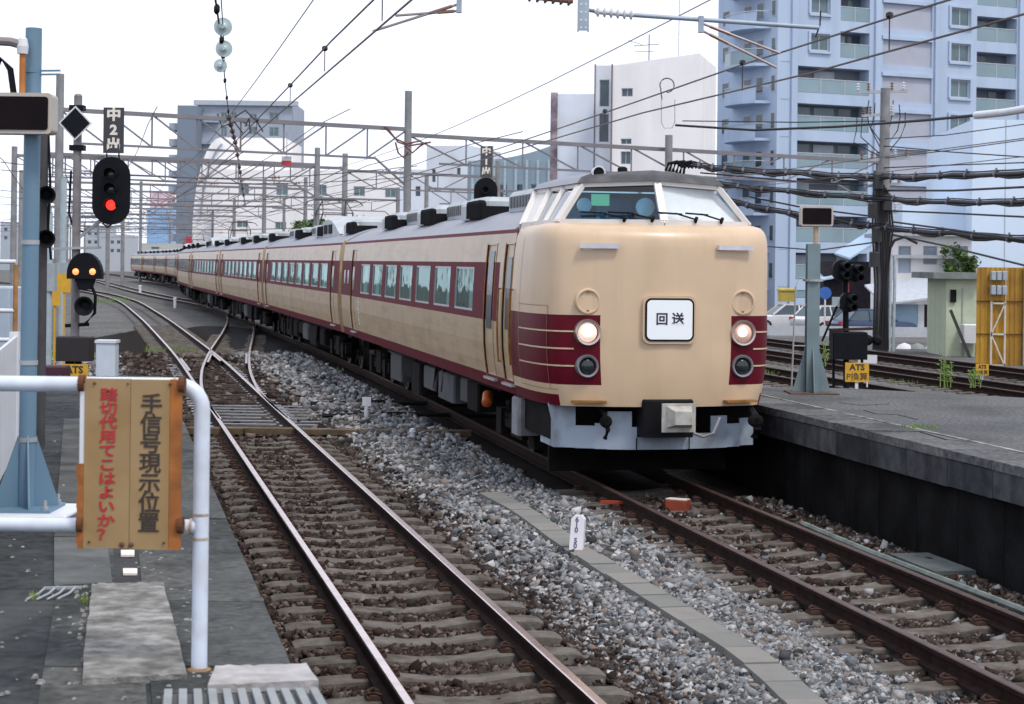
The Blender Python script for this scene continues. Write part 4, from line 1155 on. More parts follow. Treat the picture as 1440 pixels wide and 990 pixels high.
def indicator(name, label, c, w_, h_, group):
    t = thing(name, label, "indicator", c, 0, group)
    fr_ = M("indicator_beige", (.44,.40,.35), .5, var=.06)
    MB().prism(rrect(w_, h_, .03, 0, 0, 0), (0, .16, 0)).build("housing", fr_, t)
    MB().prism(rrect(w_-.05, h_-.05, .02, -.008, 0, 0), (0, .02, 0)).build("screen", M("screen_black", (.007,.004,.005), .5, var=.2, spec=.1), t)
    return t
ind = indicator("platform_indicator", "black screened indicator box in front of the pale blue post, cut by the left edge", U(26, 159, 11.75), .44, .27, "departure indicators")
MB().cyl((0,.08,.13), (0,.08,.42), .02, n=10).build("stem", M("stem_orange", (.42,.15,.03), .7, var=.2), ind)
MB().lathe((0,.08,.40), (0,0,1), [(0,.035),(.05,.04),(.10,.03),(.12,.01)], 12).build("cap", whitep, ind)
MB().tube([(0,.08,.46), (-.08,.08,.48), (-.5,.08,.50)], .03, 8).build("support_arm", steel_d, ind)
MB().tube([(-.06,.12,.10), (-.09,.12,.3), (-.16,.12,.38), (-.20,.12,.2), (-.2,.12,.1)], .022, 7).build("cable", black, ind)
MB().bar((0,.09,-.05), (.09,.25,-.05), .03).build("bracket", steel, ind)

# dark pole with two horn loudspeakers behind it
q = G(58, 640, PZ)
sp = thing("loudspeaker_pole", "slim dark pole carrying horn loudspeakers behind the pale blue post", "loudspeaker pole", (q.x, 15.9, PZ))
sp.location = Vector((U(59, 400, 16.2).x, 16.2, PZ))
MB().cyl((0,0,0), (0,0,U(59,132,16.2).z-PZ), .045, n=12).build("pole", M("pole_dark", (.045,.042,.045), .7, var=.2), sp, 50)
for py in (272, 333):
    z = U(66, py, 16.2).z - PZ
    hh = MB().lathe((.02,.05,z), (.25,-1,-.1), [(0,.03),(.08,.035),(.2,.075),(.22,.085),(.215,.07),(.1,.03)], 14).build("horn", black, sp, 40)
MB().tube([(.04,0,2.9), (.07,-.02,2.4), (.05,0,2.0), (.08,0,1.7)], .012).build("cable", black, sp)

# white slat fence on the far side of the left platform, with end post and side rails
fn = thing("slat_fence", "white slatted fence along the back of the left platform", "fence", U(20, 640, 15.7))
fn.location.z = PZ
fs_ = lambda y: (.225*(15.7-y), y-15.7)
for z in (.15, .9):
    a = fs_(15.7); b = fs_(9.0)
    MB().bar((a[0]-.03,a[1],z), (b[0]-.03,b[1],z), .04, .06).build("rail", whitep, fn)
y = 15.7; k = 0
sl_me = MB().box((-.012,-.055,.02), (.012,.055,1.02)).build("slat", whitep, fn); sl_me.location = (*fs_(15.65), 0); sl_me.rotation_euler = (0,0,R(12.7))
while y > 9.2:
    y -= .135
    o = link("slat", sl_me.data, fn, (*fs_(y), 0)); o.rotation_euler = (0,0,R(12.7))
MB().box((-.05,-.02,0), (.03,.05,1.06)).build("end_post", whitep, fn)
ep = U(54, 500, 17.0)
o = thing("white_post", "white square post with cap just right of the pale blue post", "post", (ep.x, 17.0, PZ))
MB().box((-.03,-.03,0), (.03,.03,U(54,436,17.0).z-PZ)).build("post", whitep, o); MB().box((-.045,-.045,U(54,436,17.0).z-PZ), (.045,.045,U(54,434,17.0).z-PZ+.03)).build("cap", whitep, o)
rr = thing("side_railing", "white double pipe railing with a rusty upright left of the pale blue post", "railing", U(21, 480, 17.5)); rr.location.z = PZ
zz_ = lambda py: U(10, py, 17.5).z - PZ
for py in (368, 437, 478): MB().cyl((-1.5,0,zz_(py)), (0,0,zz_(py)), .022, n=8).build("rail", whitep, rr, 50)
MB().cyl((0,0,0), (0,0,zz_(372)), .024, n=8).build("upright", M("pipe_rust", (.34,.17,.07), .8, var=.3), rr, 50)
cb = thing("trackside_cabinet", "pale blue grey cabinet at the left edge behind the railing", "cabinet", U(-8, 520, 19.5)); cb.location.z = PZ - .4
MB().bbox((-.5,0,0), (.16,.5,U(0,403,19.5).z-PZ+.4), .02).build("body", M("cabinet_blue", (.42,.50,.58), .5, var=.06), cb); MB().box((-.45,-.012,.1), (.10,-.001,1.0)).build("door", M("cabinet_blue2", (.40,.48,.56), .5), cb)

# ================================================================== LEFT SIGNALS (about 30 m away)
YSG = 30.0
sigb = thing("railway_signal", "black three lamp colour signal glowing red beside a diamond marker on a grey mast", "signal", (U(106, 400, YSG).x, YSG, -.3))
O_ = sigb.location
def L_(px, py, dy=0.0): return U(px, py, YSG + dy) - O_
MB().cyl((0,0,0), (L_(110,135).x, 0, L_(110,135).z), .075, .068, 14).build("mast", steel_d, sigb, 50)
MB().lathe((L_(110,135).x,0,L_(110,135).z), (0,0,1), [(0,.07),(.03,.05),(.04,.01)], 12).build("mast_cap", steel_d, sigb)
def stadium(w_, h_, y, cx, cz, nn=10):
    r = w_/2; P = []
    for s_, a0 in ((1, 0), (-1, 180)):
        for i in range(nn+1):
            a = R(a0 + 180*i/nn); P.append((cx + r*math.cos(a), y, cz + s_*(h_/2-r) + r*math.sin(a)))
    return P
sgblk = M("signal_black", (.007,.008,.011), .6, var=.2, spec=.12)
c0 = L_(161, 269); mpx = YSG / F
hd = MB().prism(stadium(53*mpx, 95*mpx, -.25, c0.x, c0.z), (0, .025, 0)).build("backboard", sgblk, sigb)
MB().bbox((c0.x-.16,-.22,c0.z-.45), (c0.x+.16,0,c0.z+.42), .03).build("lamp_case", sgblk, sigb)
for py, on in ((246, 0), (267, 0), (289, 1)):
    p = L_(161, py)
    h_ = MB()
    nn = 14; r = .105
    # hood: open half tube
    vs = []; fs = []
    for i in range(nn+1):
        a = R(-20 + 220*i/nn); 
        for rr_, yy in ((r,-.25),(r,-.48+.10*abs(math.cos(a))),(r-.01,-.48+.10*abs(math.cos(a))),(r-.01,-.25)): vs.append((p.x+rr_*math.cos(a), yy, p.z+rr_*math.sin(a)))
    for i in range(nn):
        for j in range(3): fs.append((i*4+j, (i+1)*4+j, (i+1)*4+j+1, i*4+j+1))
    lh = h_.add(vs, fs).build("lamp_hood", sgblk, sigb)
    MB().lathe((p.x,-.252,p.z), (0,-1,0), [(0,.088),(.012,.084),(.03,.05),(.034,.01)], 16).build("lamp_lens", EMI("signal_red", (1.0,.03,.02), 2.2) if on else M("lens_dark", (.03,.03,.035), .1), lh, 60)
def plate(parent, px0, px1, py0, py1, mat, yoff=-.28, th=.012, name="name_plate"):
    a, b = L_(px0, py0), L_(px1, py1)
    o = MB().box((a.x, yoff, b.z), (b.x, yoff+th, a.z)).build(name, mat, parent)
    return o, Vector(((a.x+b.x)/2, yoff-.003, (a.z+b.z)/2)), b.x-a.x, a.z-b.z
np_, c, w_, h_ = plate(sigb, 151, 179, 153, 217, M("plate_dark", (.035,.037,.042), .5))
for i, ch in enumerate("中2出"): text(ch, .225, whitem, "lettering", np_, (c.x, c.y, c.z + (1-i)*.25), (R(90),0,0), .010, .002, sx=1.1)
for px in (155, 172): MB().bar(L_(px,217)+Vector((0,-.26,0)), L_(px,226)+Vector((0,-.23,0)), .02).build("plate_strut", sgblk, sigb)
p = L_(109, 174)
MB().prism([(p.x-.28,-.16,p.z),(p.x,-.16,p.z-.29),(p.x+.28,-.16,p.z),(p.x,-.16,p.z+.29)], (0,.02,0)).build("diamond_marker", M("marker_edge_white", (.66,.68,.70), .5), sigb)
MB().prism([(p.x-.245,-.168,p.z),(p.x,-.168,p.z-.255),(p.x+.245,-.168,p.z),(p.x,-.168,p.z+.255)], (0,.006,0)).build("diamond_face", sgblk, sigb)
for py in (152, 208): 
    q = L_(109, py); MB().box((q.x-.12,-.10,q.z-.045), (q.x+.12,.10,q.z+.045)).build("mast_clamp", sgblk, sigb)
for py, px1 in ((222, 148), (305, 140)):
    a_, b_ = L_(107, py), L_(px1, py); MB().bar(a_, b_ + Vector((0,-.1,0)), .05).build("bracket_arm", steel_d, sigb)
MB().bar(L_(110,335), L_(143,309), .05).build("bracket_arm", steel, sigb)
MB().bar(L_(76,350), L_(140,348), .25, .04).build("step_plate", steel, sigb); MB().bar(L_(138,348), L_(138,312), .03).build("step_post", steel, sigb)
MB().tube([L_(100,240), L_(97,300), L_(104,322), L_(118,326), L_(135,315)], .02, 6).build("cable", black, sigb)
MB().tube([L_(148,314)+Vector((0,-.2,0)), L_(155,320)+Vector((0,-.2,0)), L_(163,314)+Vector((0,-.2,0))], .015, 6).build("cable", black, sigb)
# shunting signal: half-dome with two orange lamps
c = L_(124, 392)
P = [(c.x+.29*math.cos(a), -.30, c.z+.08+.36*math.sin(a)) for a in np.linspace(0, math.pi, 15)] + [(c.x-.29,-.30,c.z-.0), (c.x+.29,-.30,c.z-.0)]
sh = MB().prism(P, (0, .18, 0)).build("shunt_signal", sgblk, sigb)
for px in (112.5, 136):
    q = L_(px, 382); MB().lathe((q.x,-.302,q.z), (0,-1,0), [(0,.055),(.015,.05),(.03,.01)], 14).build("lamp_lens", EMI("signal_orange", (1.0,.30,.10), 1.6), sh, 60)
MB().prism([(c.x-.16,-.26,c.z),(c.x+.16,-.26,c.z),(c.x+.10,-.26,c.z-.18),(c.x-.10,-.26,c.z-.18)], (0,.15,0)).build("lamp_base", sgblk, sigb)
q = L_(123, 430)
MB().lathe((q.x,-.05,q.z), (0,-1,0), [(0,.11),(.18,.16),(.2,.165),(.195,.13),(.1,.06)], 18).build("siren", sgblk, sigb, 40)
MB().tube([L_(131,398)+Vector((0,-.2,0)), L_(138,415)+Vector((0,-.2,0)), L_(136,440)+Vector((0,-.15,0)), L_(122,455)+Vector((0,-.1,0))], .028, 7).build("cable", sgblk, sigb)
a, b = L_(85, 472), L_(133, 507); MB().bbox((a.x,-.32,b.z), (b.x,0,a.z), .02).build("relay_box", M("relay_dark", (.016,.012,.014), .6), sigb)
MB().bar(L_(100,507)+Vector((0,-.1,0)), L_(100,530)+Vector((0,-.1,0)), .12).bar(L_(113,507)+Vector((0,-.1,0)), L_(113,530)+Vector((0,-.1,0)), .08).build("box_leg", sgblk, sigb)
MB().bar(L_(92,458), L_(125,456), .06).build("bracket_arm", sgblk, sigb)

def ats_sign(label, px, py_top, py_bot, Y, wd, rows, base_z):
    c = U(px, (py_top+py_bot)/2, Y); h_ = U(px, py_top, Y).z - U(px, py_bot, Y).z
    t = thing("ats_sign", label, "sign", (c.x, Y, base_z), 0, "yellow square track signs")
    cz = c.z - base_z
    p = MB().box((-wd/2,-.02,cz-h_/2), (wd/2,0,cz+h_/2)).build("panel", yellow, t)
    for k, r_ in enumerate(rows):
        text(r_, h_/len(rows)*.86, blkink, "lettering", p, (0,-.0225,cz+h_/2-h_*(k+.5)/len(rows)), (R(90),0,0), .006 if k == 0 else .001, .001, sx=wd/(h_/len(rows))/2.35)
    MB().box((-.03,.001,0), (.03,.03,cz+h_/2-.05)).build("post", whitep, t)
    return t
ats_sign("yellow ATS sign at the foot of the signal mast, partly hidden by the railing", 105, 512, 545, 29.4, .45, ["ATS", "P換算"], -.3)
# small things round the left mast
o = thing("white_box", "white trackside equipment box on the ballast right of the signal mast", "equipment box", (U(151, 500, 33).x, 33, -.3))
MB().bbox((-.18,-.15,0), (.18,.15,U(151,482,33).z+.3), .015).build("body", M("box_white_blue", (.55,.62,.70), .5, var=.04), o); MB().box((-.20,-.17,U(151,482,33).z+.3), (.20,.17,U(151,478,33).z+.3)).build("lid", whitep, o)
o = thing("switch_machine", "low grey switch machine with rods on the ballast above the signboard", "switch machine", (U(180, 527, 33).x, 32.4, -.3))
MB().bbox((-.45,-.2,.05), (.1,.2,.30), .03).build("case", steel, o); MB().bar((.1,0,.15), (1.1,.3,.12), .05).build("rod", steel_d, o); MB().bar((-.25,-.05,.3), (-.25,-.05,.5), .03).bar((-.4,-.05,.48), (-.1,-.05,.48), .03).build("lever", steel_d, o)
o = thing("planter_box", "dark maroon low box under the signals behind the railing", "box", (U(72, 525, 27).x, 27, -.3))
MB().bbox((-.25,-.2,0), (.25,.2,U(72,514,27).z+.3), .02).build("body", M("box_maroon", (.05,.012,.025), .7), o)
for px, pt, Y, lb in ((88, 250, 45, "slim pale blue mast behind the concrete gantry post at left"), (68, 300, 38, "slim pale grey mast left of the signal cluster")):
    b = U(px, 400, Y)
    t = thing("slim_mast", lb, "mast", (b.x, Y, -.4)); MB().cyl((0,0,0), (0,0,U(px,pt,Y).z+.4), .09, .08, 12).build("pole", M("mast_pale", (.33,.40,.44), .6, var=.1), t, 50)
    MB().box((-.16,-.1,2.3), (.16,.1,2.9)).build("junction_box", M("jb_grey", (.30,.34,.37), .6), t)
for px, py, Y, wd, lb in ((90, 398, 42, .32, "small orange plate on a mast left of the shunting signal"), (77, 416, 40, .26, "lower small orange plate left of the signal mast")):
    c = U(px, py, Y); o = MB().box((-wd/2,-.02,-.22), (wd/2,0,.22)).bar((0,.02,-3.2+0.5), (0,.02,.2), .04).build("orange_plate", yellow); o.location = c; tag(o, lb, "plate")

# ================================================================== RIGHT PLATFORM POST, SIGNALS
lp = G(1141, 553, PZ)
t = thing("platform_post", "grey blue steel post with finned foot on the right platform beside the train", "post", lp)
pm = M("post_grey_blue", (.17,.24,.27), .5, var=.08, dirt=((.10,.12,.13), .5, 3))
zt = U(1147, 343, lp.y).z - PZ; 
MB().box((-.085,-.09,.02), (.085,-.075,zt), 0).box((-.085,.075,.02), (.085,.09,zt)).box((-.01,-.075,.02), (.01,.075,zt)).build("pole", pm, t)
for ang in (0, 90, 180, 270):
    c_, s_ = math.cos(R(ang)), math.sin(R(ang)); nrm = Vector((-s_, c_, 0)) * .014
    MB().prism([Vector(p)-nrm/2 for p in [(c_*.092,s_*.092,.022),(c_*.26,s_*.26,.022),(c_*.25,s_*.25,.06),(c_*.093,s_*.093,.62)]], nrm).build("fin", pm, t)
MB().box((-.33,-.30,0), (.33,.30,.02)).build("base_plate", M("base_brown", (.12,.09,.08), .9, var=.2), t)
lad = [(-.11,-.05,1.55), (-.20,-.1,1.57), (-.25,-.12,1.45), (-.29,-.12,.1)]
MB().tube(lad, .012, 6).build("conduit", steel, t); MB().bar((-.26,-.12,1.2), (-.09,-.06,1.2), .012).build("bracket", steel, t); MB().bar((-.28,-.12,.65), (-.09,-.06,.65), .012).build("bracket", steel, t)
MB().lathe((0,0,1.52), (0,0,1), [(0,.135),(.03,.135)], 14).build("clamp_band", steel, t)
ind2 = indicator("platform_indicator", "black screened indicator box on top of the right platform post", U(1149, 304, lp.y-.1), .44, .27, "departure indicators")
MB().cyl((0,.08,-.13), (0,.08,U(1147,343,lp.y).z-U(1149,304,lp.y).z), .035, n=10).build("stem", M("stem_cream_rust", (.45,.35,.25), .7, var=.2), ind2)

YQ = 36.0
t = thing("railway_signal", "dark cluster of signal heads seen from the side behind the right platform end", "signal", (U(1191, 500, YQ).x, YQ, -.25)); O2 = t.location
def K(px, py, dy=0.0): return U(px, py, YQ+dy) - O2
MB().cyl((0,0,0), K(1189,380), .06, n=10).build("mast", sgblk, t, 50)
for px, py, w_, h_ in ((1181, 380, .34, .42), (1200, 384, .22, .36), (1191, 425, .34, .40)):
    p = K(px, py); o = MB().prism(stadium(w_, h_, -.2, p.x, p.z), (0,.2,0)).build("signal_head", sgblk, t)
    for dz in (.1, -.08): MB().lathe((p.x+.02,-.2,p.z+dz), (.35,-1,-.1), [(0,.075),(.16,.085),(.2,.08),(.19,.06),(.02,.05)], 12).build("lamp_hood", sgblk, o, 40)
p = K(1191,404); MB().cyl(p-Vector((0,0,.12)), p+Vector((0,0,.10)), .045, n=10).build("red_white_band", M("band_red", (.45,.05,.06), .6), t)
p = K(1176,424); MB().box((p.x-.08,-.12,p.z-.09), (p.x+.06,.05,p.z+.09)).build("junction_box", M("jb_pale", (.42,.50,.56), .5), t)
a, b = K(1168,466), K(1216,505); MB().bbox((a.x,-.3,b.z), (b.x,.2,a.z), .02).build("relay_box", sgblk, t)
MB().bar(K(1167,464), K(1226,462), .3, .05).build("platform_step", M("rust_dark", (.05,.03,.028), .8), t)
for px in (1172, 1212): MB().bar(K(px,505), K(px,545), .05).build("leg", sgblk, t)
MB().bar(K(1156,480), K(1178,428), .04).build("ladder_rail", sgblk, t)
for px in (1219, 1232): MB().lathe(K(px,478), (0,-1,0), [(0,.10),(.1,.11),(.15,.05)], 12).build("cable_drum", sgblk, t)
ats_sign("yellow ATS sign at the end of the right platform under the dark signal heads", 1205, 510, 537, 34.5, .46, ["ATS", "P換算"], -.25)
ats_sign("smaller yellow ATS sign farther right between the rails near the yellow wall", 1381, 512, 528, 43.0, .31, ["ATS", "P換算"], -.25)
c = U(1220, 505, 38); o = MB().box((-.20,-.02,-.09), (.20,0,.09)).bar((0,.02,-.6), (0,.02,0), .03).build("number_plate", whitep); o.location = c; tag(o, "small white plate on a short stake right of the black relay box", "plate")
# signal beyond the train
YB = 50.0
t = thing("railway_signal", "signal with vertical name plate rising behind the train roof", "signal", (U(684, 400, YB).x, YB, -.3)); O3 = t.location
def K3(px, py): return U(px, py, YB) - O3
MB().cyl((.12,.1,0), K3(690,205)+Vector((0,.1,0)), .08, n=10).build("mast", steel_d, t, 50)
p = K3(683, 285); MB().prism(stadium(33*YB/F, 70*YB/F, -.15, p.x, p.z), (0,.03,0)).build("backboard", sgblk, t)
for dz in (.35, 0, -.35): MB().lathe((p.x,-.15,p.z+dz), (0,-1,0), [(0,.10),(.16,.11),(.15,.08),(.02,.06)], 12).build("lamp_hood", sgblk, t, 40)
a, b = K3(676,206), K3(692,250); o = MB().box((a.x,-.14,b.z), (b.x,-.12,a.z)).build("name_plate", M("plate_dark2", (.05,.055,.06), .5), t)
for i, ch in enumerate("中1出"): text(ch, .24, whitem, "lettering", o, ((a.x+b.x)/2, -.143, (a.z+b.z)/2+(1-i)*.28), (R(90),0,0), .012, .002, sx=1.1)

# small white stakes and the numbered marker post
mk = G(809, 782, -.13)
t = thing("marker_post", "short white numbered marker post leaning in the ballast beside the concrete trough", "marker post", mk)
s_ = mk.y/F
P = [(-9.5*s_,0,0),(9.5*s_,0,0),(9.5*s_,0,52*s_),(5*s_,0,57*s_),(-5*s_,0,57*s_),(-9.5*s_,0,52*s_)]
pb = MB().prism(P, (.03,.10,0)).build("post", M("post_white", (.70,.70,.74), .6, var=.05), t)
for i, ch in enumerate("610 50"):
    if ch != " ": text(ch, .068, M("ink_blue", (.10,.10,.22), .6), "lettering", t, (-.008, -.003, (51-i*7.4)*s_), (R(90),0,0), .002, .001)
t.rotation_euler = (R(-4), R(4), R(6))
for px, py, h_, Y0, lb in ((515, 592, .34, None, "white T-shaped stake left of the train's first door"), (580, 622, .16, None, "tiny white peg in the ballast between train and left track"), (246, 432, .5, None, "white stake between the far rails left of the train"), (197, 413, .6, None, "farther white stake beyond the curve of the left track")):
    q = G(px, py, -.15)
    o = MB().cyl((0,0,-.05), (0,0,h_), .035*max(1,q.y/45), n=8)
    if "T-" in lb: o.box((-.07,-.03,h_-.08), (.08,.03,h_+.07))
    else: o.lathe((0,0,h_), (0,0,1), [(0,.05*max(1,q.y/45)),(.05,.04*max(1,q.y/45)),(.06,.01)], 8)
    o = o.build("white_stake", whitep); o.location = q; tag(o, lb, "stake")

# ================================================================== CATENARY: GANTRIES AND WIRES
random.seed(33)
gsteel = M("gantry_grey", (.19,.18,.195), .6, metal=.2, var=.12, scale=2)
def gantry(label, posts, spans, mast_z, r=.15):
    """posts: list of (x, y); spans: list of (i, j, zi, zj, depth, nbays)"""
    t = thing("catenary_gantry", label, "gantry", (posts[0][0], posts[0][1], -.4), 0, "catenary gantries across the tracks")
    o = Vector((posts[0][0], posts[0][1], -.4))
    for (x, y), mz in zip(posts, mast_z):
        MB().cyl(Vector((x,y,-.4))-o, Vector((x,y,mz))-o, r, r*.85, 14).build("mast", polec, t, 50)
    for i, j, zi, zj, dp, nb in spans:
        A, B = Vector((*posts[i], zi))-o, Vector((*posts[j], zj))-o
        dn = Vector((0,0,-dp))
        MB().bar(A, B, .12, .13).build("top_chord", gsteel, t); MB().bar(A.lerp(B,.06)+dn, A.lerp(B,.9)+dn, .07, .07).build("bottom_chord", gsteel, t)
        off = Vector((0,.25,0))
        MB().bar(A+off, B+off, .06, .06).build("top_chord", gsteel, t)
        br = MB()
        for k in range(nb):
            u, v = k/nb, (k+1)/nb
            p, q = A.lerp(B,u), A.lerp(B,v)
            if k: MB().bar(p, p+dn, .05).build("upright", gsteel, t)
            if k < nb*.6: MB().bar(p, q+dn, .05).build("brace", gsteel, t)
            else: MB().bar(p+dn, q, .05).build("brace", gsteel, t)
        MB().bar(A.lerp(B,.9)+dn, B+Vector((0,0,-dp*1.9)), .06).build("knee_brace", gsteel, t)
    return t
def gp(px, Y): v = U(px, 250, Y); return (v.x, Y)
g1 = gantry("nearest catenary gantry spanning the tracks between two tall concrete masts and the utility pole", [gp(83,54), gp(573,58.5), gp(1236,66)], [(0,1,7.12,6.98,1.0,8), (1,2,6.80,6.55,.9,9)], (8.2, 8.24, 6.9), .14)
o1 = g1.location
p = U(940, 250, 62); MB().cyl(Vector((p.x,62,-.4))-o1, Vector((p.x,62,U(938,190,62).z))-o1, .13, n=12).build("mast", polec, g1, 50)
rw = thing("red_white_marker", "small red and white square marker hanging under the gantry beam", "marker", U(403, 226, 57))
MB().box((-.16,-.02,0), (.16,0,.14)).build("white_half", whitep, rw); MB().box((-.16,-.02,-.14), (.16,0,-.001)).build("red_half", M("marker_red", (.55,.03,.04), .5), rw)
MB().bar((0,.01,.14), (0,.01,.9), .02).build("hanger", steel, rw)
gantry("second catenary gantry beyond the leading car roof", [gp(20,80), gp(485,84), gp(700,87)], [(0,1,7.2,7.0,.9,9), (1,2,6.9,6.8,.8,5)], (7.6, 7.7, 7.6), .15)
gantry("third catenary gantry over the middle cars", [gp(30,118), gp(372,122), gp(560,124)], [(0,1,7.2,7.1,.9,9), (1,2,7.0,6.9,.8,5)], (8.4, 8.2, 7.8), .16)
gantry("fourth catenary gantry over the rear cars", [gp(40,158), gp(330,162)], [(0,1,7.2,7.1,.9,9)], (8.4, 8.2), .16)
gantry("fifth catenary gantry near the bend at far left", [gp(60,205), gp(300,208)], [(0,1,7.3,7.2,.9,8)], (8.6, 8.4), .17)
gantry("sixth catenary gantry in the far haze at left", [gp(96,262), gp(262,264)], [(0,1,7.3,7.3,.9,7)], (9, 8.8), .18)
gantry("seventh and farthest catenary gantry at left", [gp(120,320), gp(240,322)], [(0,1,7.3,7.3,.9,7)], (9, 8.8), .18)
for px, pt, Y, lb in ((445, 238, 96, "concrete catenary mast behind the second car's pantograph"), (173, 262, 190, "thin catenary mast at far left, left of the last cars"), (198, 255, 230, "thin catenary mast just left of the train's tail"), (152, 280, 170, "thin catenary mast right of the shunting signal")):
    b = U(px, 300, Y); t = thing("catenary_mast", lb, "mast", (b.x, Y, -.4)); MB().cyl((0,0,0), (0,0,U(px,pt,Y).z+.4), .16 if Y < 100 else .2, n=10).build("pole", polec, t, 50); MB().bar((0,0,6.0), (2.2,0,6.3), .08).build("bracket_arm", gsteel, t)

# ---- gantry just above the picture, with the two cantilevers that reach into view
YC = 17.2
t = thing("catenary_gantry", "overhead gantry above the platforms with its drop post and registration arms at the top edge", "gantry", (-6.8, YC, PZ), 0, "catenary gantries across the tracks"); oc = t.location
def C3(px, py, dy=0.): return U(px, py, YC+dy) - oc
for x in (-6.8, 7.4): MB().cyl(Vector((x,YC,PZ))-oc, Vector((x,YC,7.4))-oc, .15, n=14).build("mast", polec, t, 50)
MB().bar(Vector((-6.8,YC,6.6))-oc, Vector((7.4,YC,6.6))-oc, .3, .35).build("beam", gsteel, t)
dpm = M("drop_post_steel", (.34,.40,.47), .55, metal=.3, var=.1)
a = C3(820, 44); b = Vector((a.x, 0, 6.45-PZ))
dp = MB().box((a.x-.055,-.05,a.z), (a.x-.043,.05,b.z)).box((a.x+.043,-.05,a.z), (a.x+.055,.05,b.z)).box((a.x-.043,-.05,a.z), (a.x+.043,-.042,b.z)).build("drop_post", dpm, t)
for k in range(10):
    for s in (-1, 1): MB().lathe((a.x+s*.022,-.0505,a.z+.03+k*.075), (0,-1,0), [(0,.011),(.002,.011)], 8).build("bolt_hole", whitep, dp)
def insul(mb, p, q, n_=6, r=.055):
    p, q = Vector(p), Vector(q); L = (q-p).length; prof = [(0,.02)]
    for k in range(n_):
        t0 = L*(k+.25)/n_; prof += [(t0,.025),(t0+L/n_*.25,r),(t0+L/n_*.45,r*.9),(t0+L/n_*.5,.025)]
    prof += [(L,.02)]
    return mb.lathe(p, q-p, prof, 12)
porc = M("porcelain_white", (.62,.63,.66), .25, var=.05); porcb = M("porcelain_brown", (.20,.11,.08), .3, var=.1)
insul(MB(), C3(836,16), C3(892,21), 6, .052).build("insulator", porc, t, 50); MB().cyl(C3(826,14), C3(838,16), .018, n=8).build("fitting", steel_d, t)
MB().cyl(C3(890,21), C3(1152,39), .022, n=10).build("registration_tube", dpm, t, 50)
insul(MB(), C3(806,2), C3(740,-5), 6, .05).build("insulator", porcb, t, 50)
MB().cyl(C3(742,-5), C3(560,-30), .02, n=10).build("registration_tube", dpm, t, 50)
for (px, py), ends in (((985,30), ((1097,75), (1092,95))), ((645,2), ((524,44), (556,22)))):
    p = C3(px, py); MB().box((p.x-.02,-.03,p.z-.11), (p.x+.03,.03,p.z+.05)).build("bracket", dpm, t)
    for k, e in enumerate(ends):
        q = C3(*e); st_ = p + Vector((.02,0,-.02-.07*k))
        MB().tube([st_, st_.lerp(q,.25), q], .013, 7).build("steady_arm", M("arm_brownish", (.30,.26,.26), .5, metal=.3), t)
        MB().cyl(st_.lerp(q,.1), st_.lerp(q,.35), .017, n=7).build("arm_sleeve", porcb, t)
MB().tube([C3(1154,15), C3(1153,35), C3(1147,52)], .008, 5).build("dropper_cable", wirem, t)

def wire(name, label, pts, r, mat=wirecu, group="overhead wires", cat="wire", n=5):
    o = MB().tube(pts, r, n).build(name, mat, None, 60); return tag(o, label, cat, group)
yy = [3, 8, 12, 17, 22, 28, 36, 46, 58, 75, 95, 120, 150, 190, 240]
def zsag(y, z0, sag): ph = ((y-17.2) % 41)/41; return z0 - sag*4*ph*(1-ph)
wire("contact_wire", "lower overhead wire above the train's track", [(fT(y)+.28, y, 4.47) for y in yy if y < 21] + [(fT(y)+.1, y, 4.5) for y in yy if y > 21], .010)
wire("messenger_wire", "messenger wire a little above the train's contact wire", [(fT(y)+.28, y, zsag(y,4.78,.12)) for y in np.arange(3,240,4.)], .010)
wire("feeder_wire", "thin high feeder wire above the train's track", [(fT(y)+.05, y, zsag(y,5.55,.25)) for y in np.arange(3,130,4.)], .007)
wire("contact_wire", "lower overhead wire above the left track", [(fL(y), y, 4.72) for y in yy], .010)
wire("messenger_wire", "messenger wire a little above the left track's contact wire", [(fL(y)-.05, y, zsag(y,5.0,.14)) for y in np.arange(3,240,4.)], .010)
wire("feeder_wire", "thin high feeder wire above the left track", [(fL(y)-.25, y, zsag(y,5.45,.22)) for y in np.arange(3,130,4.)], .007)
wire("contact_wire", "overhead wire above the track merging at far left", [(fC(y), y, 4.8) for y in (95,120,150,190,240,300)], .012)
wire("contact_wire", "overhead wire above the first track behind the right platform", [(fR1(y), y, 5.0) for y in (8,20,40,60,90,140,200)], .010)
wire("contact_wire", "overhead wire above the middle right track", [(fR2(y), y, 5.1) for y in (8,20,40,60,90,140,200)], .010)
# small clamps on the wires
def dropper(label, fx, off, y, z0, z1):
    o = MB().cyl((0,0,0), (0,0,z1-z0), .006, n=5).lathe((0,0,z1-z0-.02), (0,0,1), [(0,.02),(.02,.035),(.05,.03),(.06,.01)], 8).build("wire_dropper", wirem); o.location = (fx(y)+off, y, z0); tag(o, label, "dropper", "wire droppers")
for k, y in enumerate((15.2, 18.9, 24.5)): dropper("dropper linking the two wires over the train's track, %s from the camera" % ("nearest", "second", "farthest")[k], fT, .28, y, 4.48, zsag(y,4.78,.12)+.01)
for k, y in enumerate((15.6, 19.8, 23.6, 29.0)): dropper("dropper linking the wires over the left track, %s from the camera" % ("nearest", "second", "third", "farthest")[k], fL, -.03, y, 4.73, zsag(y,5.0,.14)+.01)
